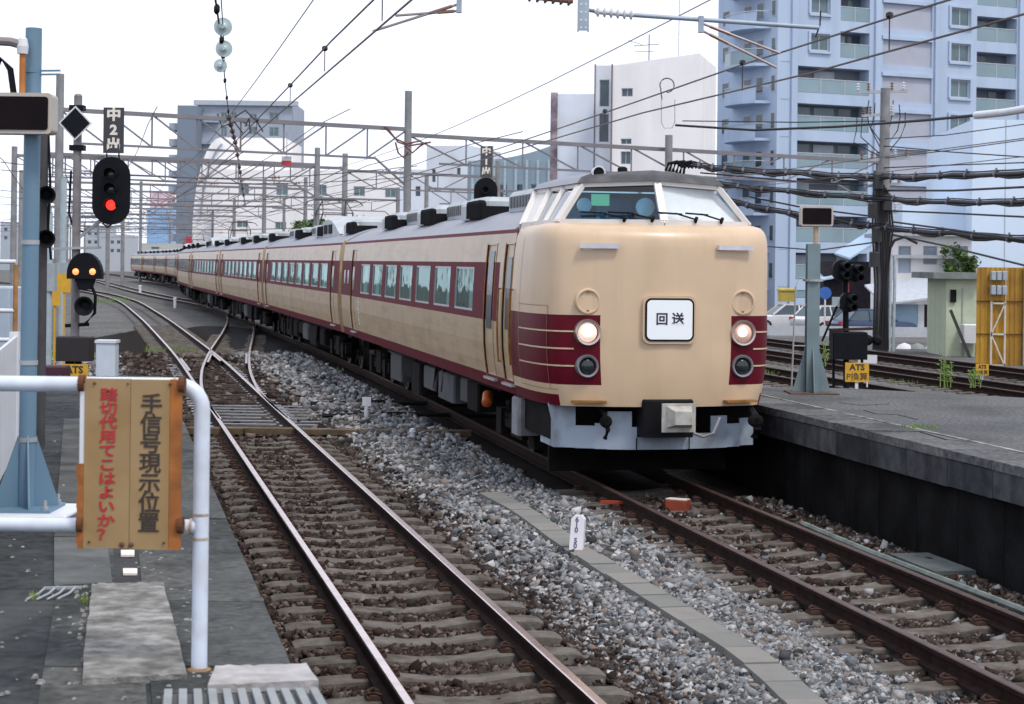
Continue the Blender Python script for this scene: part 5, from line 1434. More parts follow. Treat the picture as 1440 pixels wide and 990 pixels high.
# rising anchor wire with three disc insulators
ap = [U(296,-60,15), U(303,0,19), U(312,60,28), U(316,110,40), U(322,165,55)]
an = thing("anchor_wire", "rising anchor wire strung with three pale disc insulators at top left", "wire", ap[0]); oa = ap[0]
MB().tube([p-oa for p in ap], .012, 6).build("wire", wirem, an, 60)
MB().tube([U(311,-40,15)-oa, U(311,0,19)-oa, U(315,60,28)-oa, U(317,100,38)-oa], .007, 5).build("wire", wirem, an, 60)
for px, py, Y, rp_ in ((313,37,23,13), (314.5,68,27.5,12), (309.5,92,33,9.5)):
    p = U(px, py, Y)-oa; r = rp_*Y/F
    MB().lathe(p+Vector((0,.08,0)), (.05,-1,-.05), [(0,.03),(.04,r*.5),(.07,r),(.085,r*.97),(.08,r*.6),(.10,.04),(.16,.03)], 18).build("disc_insulator", M("glass_disc", (.42,.52,.53), .15, var=.05), an, 40)
for u in np.linspace(.1, .95, 10):
    k = u*4; i = int(k); p = ap[i].lerp(ap[i+1], k-i)-oa; MB().lathe(p, (0,.2,1), [(-.06,.015),(-.03,.035),(.03,.035),(.06,.015)], 8).build("wire_clamp", black, an)
hw = [U(322,165,55), U(332,205,70), U(338,245,84), U(345,290,120)]
ho = thing("hanging_wire", "knobbly hanging wire continuing below the first gantry beam at left", "wire", hw[0])
MB().tube([p-hw[0] for p in hw], .03, 5).build("wire", wirem, ho, 60)
for k in range(14):
    u = k/14*3; i = int(u); p = hw[i].lerp(hw[i+1], u-i)-hw[0]; MB().lathe(p, (0,.2,1), [(-.1,.02),(-.04,.09),(.04,.09),(.1,.02)], 7).build("wire_clamp", M("clamp_brown", (.10,.05,.05), .6), ho)
# dark cable loops hanging at the first gantry
lo = thing("cable_loops", "looped dark cables hanging from the gantry beam above the white rounded building", "cable", U(335,165,56)); q0 = lo.location
for a_ in ((306,160,312,178,330,172,342,188), (330,165,345,155,362,172,370,185), (345,178,350,166,352,185,340,196)):
    MB().tube([U(a_[i],a_[i+1],56)-q0 for i in range(0,8,2)], .025, 5).build("cable", wirem, lo, 60)
rc = thing("cable_loops", "looped reddish cables hanging beside the concrete mast over the train", "cable", U(545,178,58)); q0 = rc.location
for a_ in ((540,178,556,195,572,202,592,198), (543,178,560,200,575,205,606,200), (570,205,580,215,590,206,600,200), (556,200,560,215,568,222,574,214)):
    MB().tube([U(a_[i],a_[i+1],58)-q0 for i in range(0,8,2)], .03, 5).build("cable", M("cable_reddish", (.12,.04,.04), .6), rc, 60)

# ---- utility pole on the right with crossarms and conduits
YD = 58.0
up = thing("utility_pole", "concrete utility pole crowded with crossarms, insulators and dark cables at right", "utility pole", (U(1240,490,YD).x, YD, -.4)); ou = up.location
def D(px, py, dy=0.): return U(px, py, YD+dy) - ou
MB().cyl((0,0,0), D(1245,124), .22, .15, 14).build("pole", polec, up, 50)
for k, (a_, b_) in enumerate((((1203,130),(1276,128)), ((1212,163),(1258,160)), ((1208,226),(1280,222)), ((1215,262),(1268,258)), ((1222,300),(1262,298)))):
    MB().bar(D(*a_), D(*b_), .09, .09).build("crossarm", steel, up)
    for u in (.05,.25,.7,.92):
        p = D(*a_).lerp(D(*b_), u); insul(MB(), p+Vector((0,-.02,.04)), p+Vector((0,-.02,.30)), 3, .07).build("insulator", porc if random.random() < .6 else porcb, up, 50)
for px, py in ((1228,296),(1234,330),(1230,365),(1236,255),(1248,285)):
    p = D(px, py, -.25); MB().bbox((p.x-.18,-.45,p.z-.25), (p.x+.12,-.2,p.z+.25), .04).build("junction_box", M("jb_dark", (.03,.03,.034), .6), up)
for k in range(9):
    x0 = 1230 + k*2.6; MB().tube([D(x0,240+k*4,-.3), D(x0-3+k,320,-.32), D(x0+random.uniform(-5,4),400,-.3), D(x0-2,492,-.28)], .035, 6).build("riser_cable", wirem, up, 60)
for px in (1252, 1258): MB().tube([D(px,360,-.2), D(px,400,-.2), D(px-2,494,-.2)], .055, 8).build("conduit", M("conduit_pale", (.38,.44,.48), .5), up, 60)
MB().tube([D(1250,352,-.2), D(1258,338,-.2), D(1272,333,-.2), D(1290,342,-.2)], .05, 7).build("bent_cable", wirem, up, 60)
for k in range(9):
    a_ = (1205+k*8.5, random.uniform(132,165)); MB().tube([D(*a_), D(a_[0]+random.uniform(-3,6), a_[1]+18), D(a_[0]+random.uniform(-8,8), a_[1]+36), D(1243+random.uniform(-6,8), a_[1]+62)], .018, 5).build("jumper_wire", wirem, up, 60)

def bundle(label, px_pts, r, clips, seed):
    rg = random.Random(seed)
    P = [U(a, b, Y) for a, b, Y in px_pts]
    P.append(P[-1] + (P[-1] - P[-2]) * 2.5)          # runs on to the next pole outside the view
    t = thing("cable_bundle", label, "cable", P[0], 0, "thick cable bundles")
    # smooth path
    path = []
    for i in range(len(P)-1):
        for k in range(8):
            u = k/8; q = P[i].lerp(P[i+1], u); q.z -= .05*math.sin(math.pi*u) + .012*math.sin(k*1.7+i); path.append(q)
    path.append(P[-1])
    MB().tube([p-P[0] for p in path], r, 8).build("cable", wirem, t, 60)
    MB().tube([p-P[0]+Vector((0,0,r*1.5)) for p in path], r*.35, 5).build("carrier_wire", wirem, t, 60)
    MB().tube([p-P[0]+Vector((0,-.06,-r*.9+.05*math.sin(i*1.3))) for i, p in enumerate(path)], r*.6, 6).build("cable", wirem, t, 60)
    tot = len(path)-1
    for k in range(clips):
        u = (k+.5)/clips*tot; i = int(u); p = path[i].lerp(path[i+1], u-i)-P[0]
        d = (path[i+1]-path[i]).normalized()
        MB().lathe(p-d*.04, d, [(0,r*1.5),(.08,r*1.5)], 8).bar(p, p+Vector((0,0,r*2.6)), .05).build("cable_clip", M("clip_pale", (.14,.14,.17), .5), t)
bundle("uppermost thick black cable bundle crossing the apartment block behind the cab", [(975,231,60), (1030,238,59), (1120,243,58.5), (1240,249,57.6), (1340,246,52), (1470,240,46)], .068, 18, 1)
bundle("middle thick black cable bundle crossing the apartment block", [(945,248,61), (1010,258,60), (1100,268,59), (1240,279,57.6), (1340,284,52), (1470,281,46)], .060, 16, 2)
bundle("lowest thick black cable bundle passing behind the right platform indicator", [(942,256,62.5), (1025,282,62), (1100,298,60), (1180,310,58.5), (1240,319,57.6), (1340,328,52), (1470,337,46)], .068, 18, 3)
kn = thing("cable_knot", "tangle of black cables above the cab roof at the bracket", "cable", U(955,236,61)); q0 = kn.location
for k in range(6):
    a0 = 940 + k*5; MB().tube([U(a0-4,240+k,61)-q0, U(a0,230-k%3,61)-q0, U(a0+12,227+k%2*3,61)-q0, U(a0+20,236,61)-q0], .06, 6).build("cable", black, kn, 60)
for lb, pts, r, m in (("heavy cable sagging from the thick white sleeve at the right edge", [(950,176,60), (1060,183,58), (1180,178,54), (1300,169,48), (1372,162,45)], .04, wirem),
                      ("white sleeved end of the heavy cable at the right edge", [(1372,162,45), (1412,158,44), (1460,150,42)], .10, whitep),
                      ("thin black wire above the yellow wall, upper of two", [(1255,312,57), (1330,322,52), (1460,340,46)], .03, wirem),
                      ("thin black wire above the yellow wall, lower of two", [(1255,330,57), (1330,346,52), (1460,378,46)], .03, wirem),
                      ("thin wire crossing the tall white block at upper right", [(1245,195,57), (1330,190,60), (1460,172,62)], .018, wirem),
                      ("second thin wire crossing the tall white block at upper right", [(1245,222,57), (1330,212,60), (1460,194,62)], .018, wirem),
                      ("thin wire running left from the utility pole past the apartment windows", [(1245,170,57), (1120,172,60), (960,170,64)], .02, wirem)):
    Q_ = [U(*p) for p in pts]
    if pts[-1][0] > 1450: Q_.append(Q_[-1] + (Q_[-1] - Q_[-2]) * 2.5)
    wire("cable", lb, Q_, r, m, "cables at the right", "cable", 7)
# loop sign ring over the gantry and its frame
lr = thing("wire_loop", "round wire loop with a frame standing over the gantry before the white building", "wire loop", U(938,190,60)); q0 = lr.location
MB().tube([U(938+10*math.sin(a)+ (0 if a < 5.4 else -2), 120-10*math.cos(a), 60)-q0 for a in np.linspace(-2.2, 3.2, 16)] , .02, 5).build("loop", wirem, lr, 60)
MB().tube([U(929,126,60)-q0, U(931,140,60)-q0], .02, 5).build("stem", wirem, lr, 60)
MB().tube([U(930,140,60)-q0, U(930,172,60)-q0, U(934,180,60)-q0, U(945,180,60)-q0, U(949,172,60)-q0, U(949,140,60)-q0], .015, 5).build("frame", steel, lr, 60)

# ---- more of the wire mesh over the yard
def lattice(label, px0, px1, Y, zt, dp, nb):
    a_, b_ = gp(px0, Y), gp(px1, Y + 4)
    return gantry(label, [a_, b_], [(0, 1, zt, zt - .1, dp, nb)], (zt + .7, zt + .6), .13)
lattice("slender lattice gantry between the first and second gantries over the left tracks", 50, 446, 68, 6.6, .7, 10)
lattice("slender lattice gantry behind the second gantry", 60, 430, 100, 6.9, .8, 10)
lattice("slender lattice gantry behind the third gantry", 70, 400, 139, 7.0, .8, 9)
lattice("slender lattice gantry behind the fourth gantry", 80, 330, 182, 7.2, .8, 8)
lattice("slender lattice gantry behind the fifth gantry", 100, 290, 232, 7.3, .8, 7)
lattice("slender lattice gantry right of the concrete mast behind the blue grey offices", 600, 900, 96, 6.6, .8, 9)
rgw = random.Random(8)
names = ["leftmost", "second", "third", "fourth", "fifth", "sixth", "seventh", "eighth", "ninth", "tenth"]
for k in range(10):
    off = -14 + k * 2.6 + rgw.uniform(-.5, .5); z0 = rgw.choice((5.2, 5.9, 6.6, 7.2))
    wire("yard_wire", "%s of the thin long wires fanning over the yard toward the far bend" % names[k], [(fL(y) + off, y, zsag(y, z0, .25)) for y in np.arange(52, 250, 8.)], .014, wirem, "thin yard wires")
for k in range(8):
    Y = 60 + k * 15; z0 = 5.4 + rgw.uniform(-.2, 1.0); a_ = U(0, 300, Y).x; b_ = U(rgw.uniform(480, 690), 300, Y).x
    P = [(a_ + (b_ - a_) * u, Y + 3*u, z0 - .5*math.sin(math.pi*u) + .2*u) for u in np.linspace(0, 1, 12)]
    t = thing("cross_span_wire", "cross-span wire over the left tracks, %s from the camera" % names[k].replace("leftmost", "nearest"), "wire", P[0], 0, "cross-span wires")
    MB().tube([Vector(p) - Vector(P[0]) for p in P], .016, 5).build("wire", wirem, t, 60)
    for u in (2, 5, 7, 10):
        q = Vector(P[u]) - Vector(P[0]); insul(MB(), q, q + Vector((.35, 0, .02)), 3, .07).build("insulator", porcb if u % 2 else porc, t, 50)
for k, (pts, r) in enumerate((([(1240,205,58), (1340,214,54), (1460,222,48)], .02), ([(1240,236,58), (1340,232,54), (1460,228,48)], .02), ([(1240,262,58), (1120,255,60), (985,243,62)], .03), ([(1240,268,58), (1340,268,52), (1460,262,46)], .035), ([(1240,296,58), (1340,300,52), (1460,306,46)], .03), ([(1240,306,58), (1130,292,60), (1050,276,62)], .03), ([(1060,345,80), (1150,352,74), (1235,340,60)], .03))):
    wire("cable", ["thin cable right of the utility pole, topmost pair upper", "thin cable right of the utility pole, topmost pair lower", "slack cable left of the utility pole between the two upper bundles", "slack cable right of the pole just above the middle bundle", "slack cable right of the pole above the lowest bundle", "slack cable left of the pole above the lowest bundle", "low sagging cable over the parked cars to the utility pole"][k], [U(*p) for p in pts] + ([U(*pts[-1]) + (U(*pts[-1]) - U(*pts[-2])) * 2.5] if pts[-1][0] > 1450 else []), r, wirem, "cables at the right", "cable", 6)

# ================================================================== BUILDINGS
random.seed(44)
pane_m = M("window_pane", (.055,.085,.105), .08, var=.3, scale=.6)
pane_t = M("window_pane_teal", (.10,.16,.18), .1, var=.3, scale=.5)
frame_m = M("window_frame", (.45,.47,.50), .5, var=.06)
def walls(mb, Wd, Dp, Ht, holes, m=0, z0=-.5, rev=.18):
    """box in local coordinates, front at y = 0 with real openings (u0, u1, z0, z1[, depth])"""
    ub = sorted(set([0, Wd] + [h[i] for h in holes for i in (0, 1)])); zb = sorted(set([z0, Ht] + [h[i] for h in holes for i in (2, 3)]))
    ub = [u for u in ub if 0 <= u <= Wd]; zb = [z for z in zb if z0 <= z <= Ht]
    for a, b in zip(ub, ub[1:]):
        for c, d in zip(zb, zb[1:]):
            um, zm = (a+b)/2, (c+d)/2
            if any(h[0] < um < h[1] and h[2] < zm < h[3] for h in holes): continue
            mb.quad((a,0,c), (b,0,c), (b,0,d), (a,0,d), m)
    for h in holes:
        a, b, c, d = h[:4]; dp = h[4] if len(h) > 4 else rev
        mb.quad((a,0,c),(a,dp,c),(a,dp,d),(a,0,d),m); mb.quad((b,0,c),(b,0,d),(b,dp,d),(b,dp,c),m)
        mb.quad((a,0,c),(b,0,c),(b,dp,c),(a,dp,c),m); mb.quad((a,0,d),(a,dp,d),(b,dp,d),(b,0,d),m)
    mb.quad((0,0,z0),(0,0,Ht),(0,Dp,Ht),(0,Dp,z0),m); mb.quad((Wd,0,z0),(Wd,Dp,z0),(Wd,Dp,Ht),(Wd,0,Ht),m)
    mb.quad((0,Dp,z0),(0,Dp,Ht),(Wd,Dp,Ht),(Wd,Dp,z0),m); mb.quad((0,0,Ht),(Wd,0,Ht),(Wd,Dp,Ht),(0,Dp,Ht),m)
    return mb
def bwindow(t, h, mat=None, mull=1, dp=.14, sill=False, surround=None):
    a, b, c, d = h[:4]
    fw = min(.09, (b-a)*.06); f = MB()
    f.box((a,dp-.06,c),(b,dp,c+fw)).box((a,dp-.06,d-fw),(b,dp,d)).box((a,dp-.06,c+fw),(a+fw,dp,d-fw)).box((b-fw,dp-.06,c+fw),(b,dp,d-fw))
    for k in range(mull):
        x = a+(b-a)*(k+1)/(mull+1); f.box((x-fw*.4,dp-.055,c+fw),(x+fw*.4,dp,d-fw))
    w_ = f.build("window", frame_m, t)
    MB().quad((a,dp-.02,c),(b,dp-.02,c),(b,dp-.02,d),(a,dp-.02,d)).build("pane", mat or pane_m, w_)
    if sill: MB().box((a-.15,-.18,c-.22),(b+.15,.05,c-.04)).build("sill", surround or frame_m, w_)
    if surround:
        MB().box((a-.22,-.14,c-.04),(a-.02,.02,d+.2)).box((b+.02,-.14,c-.04),(b+.22,.02,d+.2)).box((a-.02,-.14,d+.02),(b+.02,.02,d+.2)).build("surround", surround, w_)
    return w_
def uf(px, X0, Y0, al):
    k = (px-720)/F; return (k*Y0-X0)/(math.cos(al)-k*math.sin(al))

# ---- apartment tower
AL = R(24); Y0 = 137.0; X0 = (1090-720)/F*Y0
apm = M("apartment_wall", (.42,.51,.65), .8, var=.05, scale=.5, dirt=((.35,.43,.56), .4, .25), streak=((.30,.37,.48), .35, .8))
apg = M("apartment_panel_mauve", (.39,.41,.48), .85, var=.05, scale=.8)
glr = M("balcony_glass", (.20,.29,.33), .15, var=.12, scale=.4)
dkr = M("balcony_inner", (.16,.18,.21), .8, var=.2, scale=.6)
apt = thing("apartment_tower", "tall pale blue apartment block with glass balconies filling the upper right", "apartment building", (X0, Y0, 0), AL)
HT = 34.0
u_ = lambda px: uf(px, X0, Y0, AL)
holes = []; bal = []; pan = []; wn = []
for k in range(12):
    zb = 16.15 + 2.9*(k-6)
    if zb < 1 : zb_ok = zb > -1.6
    if zb < -1.6 or zb > 31: continue
    left = u_(1117) if zb < 17.5 else u_(1178)
    bal.append((left, u_(1219), max(zb,.2), zb+2.05, 1.3))
    if zb > 1: pan.append((u_(1238), u_(1307), zb-.35, zb+1.95, .18))
    if zb > 1: wn.append((u_(1333), u_(1360), zb-.25+.55, zb+1.75))
    bal.append((u_(1370), u_(1426), zb-.75, zb+1.25, 1.3)) if zb > 2 else None
    if zb > 17.5: wn.append((u_(1136), u_(1162), zb+.4, zb+1.7))
wall = MB(); walls(wall, 30, 9.0, HT, bal + pan + wn)
wall.build("wall", apm, apt)
for h in pan: MB().box((h[0],.15,h[2]),(h[1],.19,h[3])).build("recessed_panel", apg, apt)
for h in wn: bwindow(apt, h, pane_t, 1, .16, True, apm if random.random() < 2 else None)
for h in bal:
    a, b, c, d, dp = h
    bk = MB().quad((a,dp,c),(b,dp,c),(b,dp,d),(a,dp,d)).build("balcony", dkr, apt)
    g = MB()
    nx_ = max(2, int((b-a)/1.7))
    for k in range(nx_):
        xa = a+(b-a)*(k+.08)/nx_; xb = a+(b-a)*(k+.92)/nx_
        if random.random() < .7: MB().box((xa,dp-.06,c+.02),(xb,dp-.01,d-.18)).build("balcony_door", random.choice((pane_m, pane_t, M("curtained_pane", (.34,.38,.42), .3, var=.2, scale=.7))), bk)
    MB().box((a+.02,.06,c+.03),(b-.02,.09,c+1.08)).build("glass_railing", glr, bk)
    MB().box((a,.03,c+1.08),(b,.12,c+1.14)).build("handrail", frame_m, bk)
    for k in range(1, nx_): 
        x = a+(b-a)*k/nx_; MB().box((x-.03,.03,c),(x+.03,.06,c+1.08)).build("railing_post", frame_m, bk)
    if random.random() < .5:
        x = random.uniform(a+.5, b-1.3); MB().bbox((x,.5,c+.02),(x+.75,.85,c+.6), .05).build("air_conditioner", whitep, bk)
# projecting pilasters and floor bands on the front
for px in (1112, 1229, 1313, 1431): MB().box((u_(px)-.22,-.22,-.5),(u_(px)+.3,-.003,HT)).build("pilaster", apm, apt)
for k in range(11):
    z = 1.2 + 2.9*k
    MB().box((u_(1232)+.32,-.12,z-.75),(u_(1312)-.30,-.003,z-.45)).build("floor_band", apm, apt)
for k in range(11):
    z = 1.02 + 2.9*k
    MB().box((.3,-.012,z),(u_(1112)-.3,-.003,z+.05)).build("floor_joint", M("joint_line", (.25,.30,.38), .8), apt)
    MB().box((u_(1432)+.4,-.012,z),(29.9,-.003,z+.05)).build("floor_joint", M("joint_line", (.25,.30,.38), .8), apt)
# left flank with curved corner balconies and windows
for k in range(11):
    z = .75 + 2.9*k
    P = [(0,.9),(-1.2,1.3),(-1.75,2.4),(-1.85,4.0),(-1.5,5.4),(-.6,6.4),(0,6.6)]
    sl = MB().prism([(x,y,z) for x, y in P], (0,0,.22)).build("balcony_slab", apm, apt)
    rl = MB()
    for (xa,ya),(xb,yb) in zip(P[1:], P[2:-1]): rl.bar((xa*.96,ya,z+.75),(xb*.96,yb,z+.75), .05, 1.05)
    rl.build("balcony_parapet", apm if k % 3 else glr, sl)
    hr = MB()
    for (xa,ya),(xb,yb) in zip(P[:-1], P[1:]): hr.bar((xa,ya,z+1.35),(xb,yb,z+1.35), .06)
    hr.build("handrail", frame_m, sl)
    for ya, yb in ((.25,.85),(2.0,3.0),(3.8,4.9),(7.2,8.2)):
        w_ = MB().box((-.04,ya,z+.9),(-.004,yb,z+2.2)).build("window", frame_m, apt); MB().box((-.06,ya+.08,z+.98),(-.041,yb-.08,z+2.12)).build("pane", pane_m, w_)

# ---- tall slim white building and its lower neighbours
def simple(name, label, px0, px1, Y0, al, top_py, depth, mat, wins, mull=1, cat="building", pane=None, extra_top=0.):
    X0 = (px0-720)/F*Y0
    wd = uf(px1, X0, Y0, al); ht = U(px0, top_py, Y0).z + extra_top
    t = thing(name, label, cat, (X0, Y0, 0), al)
    hs = []
    for (a, b, c, d) in wins:
        ua, ub = uf(a, X0, Y0, al), uf(b, X0, Y0, al); Ym = Y0 + (ua+ub)/2*math.sin(al)
        hs.append((ua, ub, U((a+b)/2, d, Ym).z, U((a+b)/2, c, Ym).z))
    walls(MB(), wd, depth, ht, hs).build("wall", mat, t)
    for h in hs: bwindow(t, h, pane, mull)
    return t, wd, ht
wht = M("building_white", (.70,.75,.82), .8, var=.04, scale=.4, dirt=((.50,.49,.52), .4, .3), streak=((.44,.43,.46), .35, .6))
wht2 = M("building_white_warm", (.84,.82,.82), .8, var=.04, scale=.4, streak=((.55,.52,.51), .3, .6))
whtr = M("cladding_blue_white", (.60,.71,.84), .7, var=.03, scale=.4, streak=((.50,.60,.72), .3, .6))
blg = M("building_blue_grey", (.27,.36,.42), .75, var=.08, scale=.5, streak=((.20,.27,.32), .4, .8))
grt = M("tower_grey", (.34,.38,.45), .8, var=.06, scale=.3)
t, wd, ht = simple("slim_white_building", "slim tall white building with slanting roofline behind the train cab", 858, 980, 125, R(-14), 92, 9, wht2, [(871,887,124,136), (871,886,195,203), (871,885,213,231)])
MB().prism([(0,0,ht),(wd,0,ht),(wd,0,ht+.75)], (0,9,0)).build("roof_wedge", wht2, t)
MB().box((-.07,-.06,0),(.03,.05,ht+.1)).build("corner_trim", M("trim_brown", (.16,.13,.13), .7), t)
MB().bar((2.5,.5,ht),(2.5,.5,ht+2.2), .07).bar((1.4,.5,ht+1.4),(3.2,.5,ht+1.5), .05).bar((1.5,.5,ht+1.0),(2.8,.5,ht+1.0), .04).bar((1.0,.5,ht+1.8),(2.0,.5,ht+1.5), .04).build("roof_antenna", steel_d, t)
MB().bar((4.6,.5,ht+.4),(4.6,.5,ht+5.0), .04).build("roof_mast", steel_d, t)
t, wd, ht = simple("recessed_stair_block", "narrow pale stair block attached left of the slim white building", 834, 857, 127, R(-10), 92, 7, wht, [(840,854,112,150), (840,854,160,200)], 0)
MB().box((-.06,-.06,0),(.03,.05,ht+.1)).build("corner_trim", M("trim_brown", (.16,.13,.13), .7), t)
t, wd, ht = simple("white_stair_house", "pale rooftop block with a patterned sign on its left edge", 782, 836, 135, R(-6), 132, 6, wht, [], 0)
MB().box((-.55,-.15,ht-7.2),(-.02,.1,ht+.1)).build("edge_sign", M("edge_sign_grey", (.16,.13,.16), .6, var=.5, scale=1.2, dirt=((.55,.40,.42), .7, 1.0)), t)
# blue-grey building with a swept parapet
X0b = (656-720)/F*150; alb = R(-22); t = thing("blue_grey_building", "blue grey office building with upward sweeping parapet behind the train", "building", (X0b, 150, 0), alb)
wdb = uf(842, X0b, 150, alb); hs = []
for a in (700, 722, 745, 768, 792, 815):
    ua = uf(a, X0b, 150, alb); hs += [(ua, ua+.75, 7.2, 9.2)] 
    if a < 810: hs += [(ua, ua+.75, 3.2, 5.2)]
walls(MB(), wdb, 10, 11.2, hs).build("wall", blg, t)
for h in hs: bwindow(t, h, pane_m, 0)
P = [(0,11.2)] + [(wdb*u, 11.2 + 3.2*u**2.2) for u in np.linspace(0,1,12)] + [(wdb,11.2)]
MB().prism([(x,.02,z) for x, z in P], (0,9.9,0)).build("swept_parapet", blg, t)
for k in range(12):
    x = wdb*(k+.5)/12; MB().box((x-.1,-.12,0),(x+.1,-.003,11.2)).build("pilaster", M("pilaster_pale", (.42,.50,.55), .7), t)
simple("white_box_building", "small white box building with two windows left of the blue grey offices", 598, 658, 160, R(-16), 205, 10, wht, [(606,611,238,256), (641,646,236,248)], 0)
simple("white_low_building", "white low building beyond the concrete mast over the train", 560, 602, 190, R(-5), 238, 10, wht, [(566,572,262,276), (583,590,262,276)], 0)
# long white building with rounded end
t, wd, ht = simple("long_white_building", "long white industrial building with small paired windows behind the train", 300, 566, 205, R(-3), 238, 14, wht2, [(334,349,258,274), (387,404,258,275), (444,458,260,275), (496,512,262,276), (540,556,264,278), (332,348,310,320), (386,402,312,322)], 1, pane=pane_t)
t = thing("rounded_white_building", "tall white building end with a curved shoulder before the grey tower", "building", U(270,340,212)); t.location.z = 0
w0 = U(400,300,212).x - U(270,300,212).x; hz = U(300,193,212).z
P = [(0,-.5)] + [(w0*.30*(1-math.cos(a)), hz*.30 + hz*.70*math.sin(a)) for a in np.linspace(0, math.pi/2, 10)] + [(w0,hz),(w0,-.5)]
MB().prism([(x,0,z) for x, z in P], (0,16,0)).build("wall", wht2, t)
st_ = MB()
for a, b in zip(np.linspace(.25,1.35,9)[:-1], np.linspace(.25,1.35,9)[1:]):
    f_ = lambda a, o: (w0*.30*(1-math.cos(a))+.9+o, -.06, hz*.30+hz*.70*math.sin(a)-.5)
    st_.bar(f_(a,0), f_(b,0), .9, .14)
st_.build("curved_trim", M("trim_blue_grey", (.26,.33,.40), .6), t)
# grey tower far behind
t, wd, ht = simple("grey_tower", "distant grey apartment tower with dark flank above the gantries", 247, 275, 330, R(0), 148, 22, M("tower_dark", (.19,.23,.29), .8, var=.05), [])
for k in range(11):
    z = 6 + 2.95*k*1.0
    if z < ht-3: MB().box((-1.7,1,z),(-.004,7,z+1.3)).build("balcony", grt, t)
t2, wd, ht = simple("grey_tower_wing", "lighter grey upper wing of the distant tower with white framed windows", 275, 408, 336, R(0), 141, 20, grt, [(308,317,158,174), (323,330,158,174), (348,359,160,172), (376,390,158,172), (308,317,178,192), (348,359,178,190), (376,390,179,192)], 1, pane=pane_t)
MB().box((-.6,-.8,ht-.9),(wd+1.2,.3,ht)).build("cornice", M("cornice_pale", (.40,.43,.48), .7), t2)
for k in range(3): MB().box((.3+k*.1,-1.0,ht-4.2-k*4.1),(4.2,-.003,ht-3.2-k*4.1)).build("balcony", M("tower_balcony", (.34,.42,.50), .5), t2)
simple("blue_sheeted_building", "distant building wrapped in light blue sheeting left of the grey tower", 206, 238, 380, R(0), 292, 10, M("sheet_blue", (.30,.50,.78), .6, var=.1, scale=.2), [])
simple("pink_netted_building", "distant pink netted scaffold block left of the grey tower", 210, 236, 400, R(0), 268, 8, M("net_pink", (.70,.50,.56), .8, var=.15, scale=.5), [])
simple("low_roof_building", "low pale shed roof behind the tail of the train", 198, 248, 290, R(0), 342, 8, M("shed_pale", (.45,.47,.45), .8), [(212,224,347,351)], 0)
for i, (a, b, tp, c_) in enumerate(((0,36,312,(.40,.44,.50)), (30,58,296,(.46,.48,.52)), (118,150,318,(.42,.46,.50)), (150,182,330,(.45,.48,.52)))):
    simple("far_building", ["pale distant block at the far left edge", "pale distant block right of the left edge one", "pale distant block behind the shunting signal", "pale distant low block beside the far masts"][i], a, b, 420, 0, tp, 10, M("far_wall%d" % i, c_, .9, var=.06), [(a+5+j*9, a+10+j*9, tp+8+r*12, tp+13+r*12) for j in range(2) for r in range(2)], 0)
t = thing("red_hoarding", "small red panel on the roofline behind the far train cars", "panel", U(265, 345, 240)); MB().box((-.4,0,-1.5),(.45,.1,1.2)).build("panel", M("panel_red", (.45,.03,.07), .6), t); MB().bar((0,.15,-4.5),(0,.15,1), .1).build("post", steel, t)

# ---- right: tall white block, house, sheds, hut and yellow wall
t, wd, ht = simple("white_clad_block", "plain white clad block cut by the right edge behind the yellow wall", 1366, 1500, 88, R(-4), 168, 14, whtr, [])
for k in range(1, 4): MB().box((1.6*k-.012,-.02,0),(1.6*k+.012,-.003,ht)).build("panel_joint", M("joint_grey", (.34,.36,.40), .8), t)
t, wd, ht = simple("white_wall_annex", "long white wall extending left from the clad block behind the cables", 1268, 1368, 90, R(-3), 288, 10, whtr, [])
t, wd, ht = simple("white_house", "two storey white house with three windows right of the utility pole", 1256, 1366, 80, R(-2), 330, 6, wht2, [(1263,1281,346,384), (1298,1318,346,372), (1334,1361,346,376)], 0, pane=M("pane_pale", (.30,.37,.45), .12, var=.4, scale=.7))
MB().box((-.3,-.55,ht-.05),(wd+.3,6.2,ht+.12)).build("eaves", M("eaves_grey", (.36,.37,.40), .8), t)
MB().box((-.1,-.35,3.05),(wd,-.01,3.2)).build("ledge", M("eaves_grey", (.36,.37,.40), .8), t)
t = thing("lean_to_shed", "lean-to garage with pale sloping roof under the white house", "shed", (U(1248,440,76).x, 76, 0))
w_ = U(1326,440,76).x - U(1248,440,76).x; zr0, zr1 = U(1290,428,76).z, U(1290,405,76).z
MB().quad((0,0,-.5),(w_*.55,0,-.5),(w_*.55,0,zr0),(0,0,zr0)).build("blue_door", M("shed_blue", (.26,.38,.48), .6, var=.08), t)
MB().quad((w_*.66,.02,-.5),(w_,.02,-.5),(w_,.02,zr0),(w_*.66,.02,zr0)).build("dark_opening", M("shed_dark", (.03,.022,.02), .8), t)
MB().box((w_*.55,-.03,-.5),(w_*.66,.03,zr0)).build("pale_door", whitep, t)
MB().prism([(-.3,-.6,zr0-.05),(w_+.2,-.6,zr0+.35),(w_+.2,3.5,zr1+.45),(-.3,3.5,zr1)], (0,0,.08)).build("roof", M("shed_roof", (.42,.45,.50), .6, var=.1), t)
t = thing("dark_shed", "dark shed with a pale blue roof behind the parked cars", "shed", (U(1158,420,96).x, 96, 0))
w_ = U(1242,420,96).x - U(1158,420,96).x; z1 = U(1200,360,96).z
MB().box((0,0,-.5),(w_,4,z1-.3)).build("wall", M("shed_wall_dark", (.035,.030,.034), .8, var=.2), t)
MB().prism([(w_*.40,-.5,z1-.2),(w_+.2,-.5,z1+1.15),(w_+.2,4,z1+1.5),(w_*.40,4,z1+.1)], (0,0,.1)).build("roof", M("roof_pale_blue", (.42,.55,.70), .5, var=.05), t)
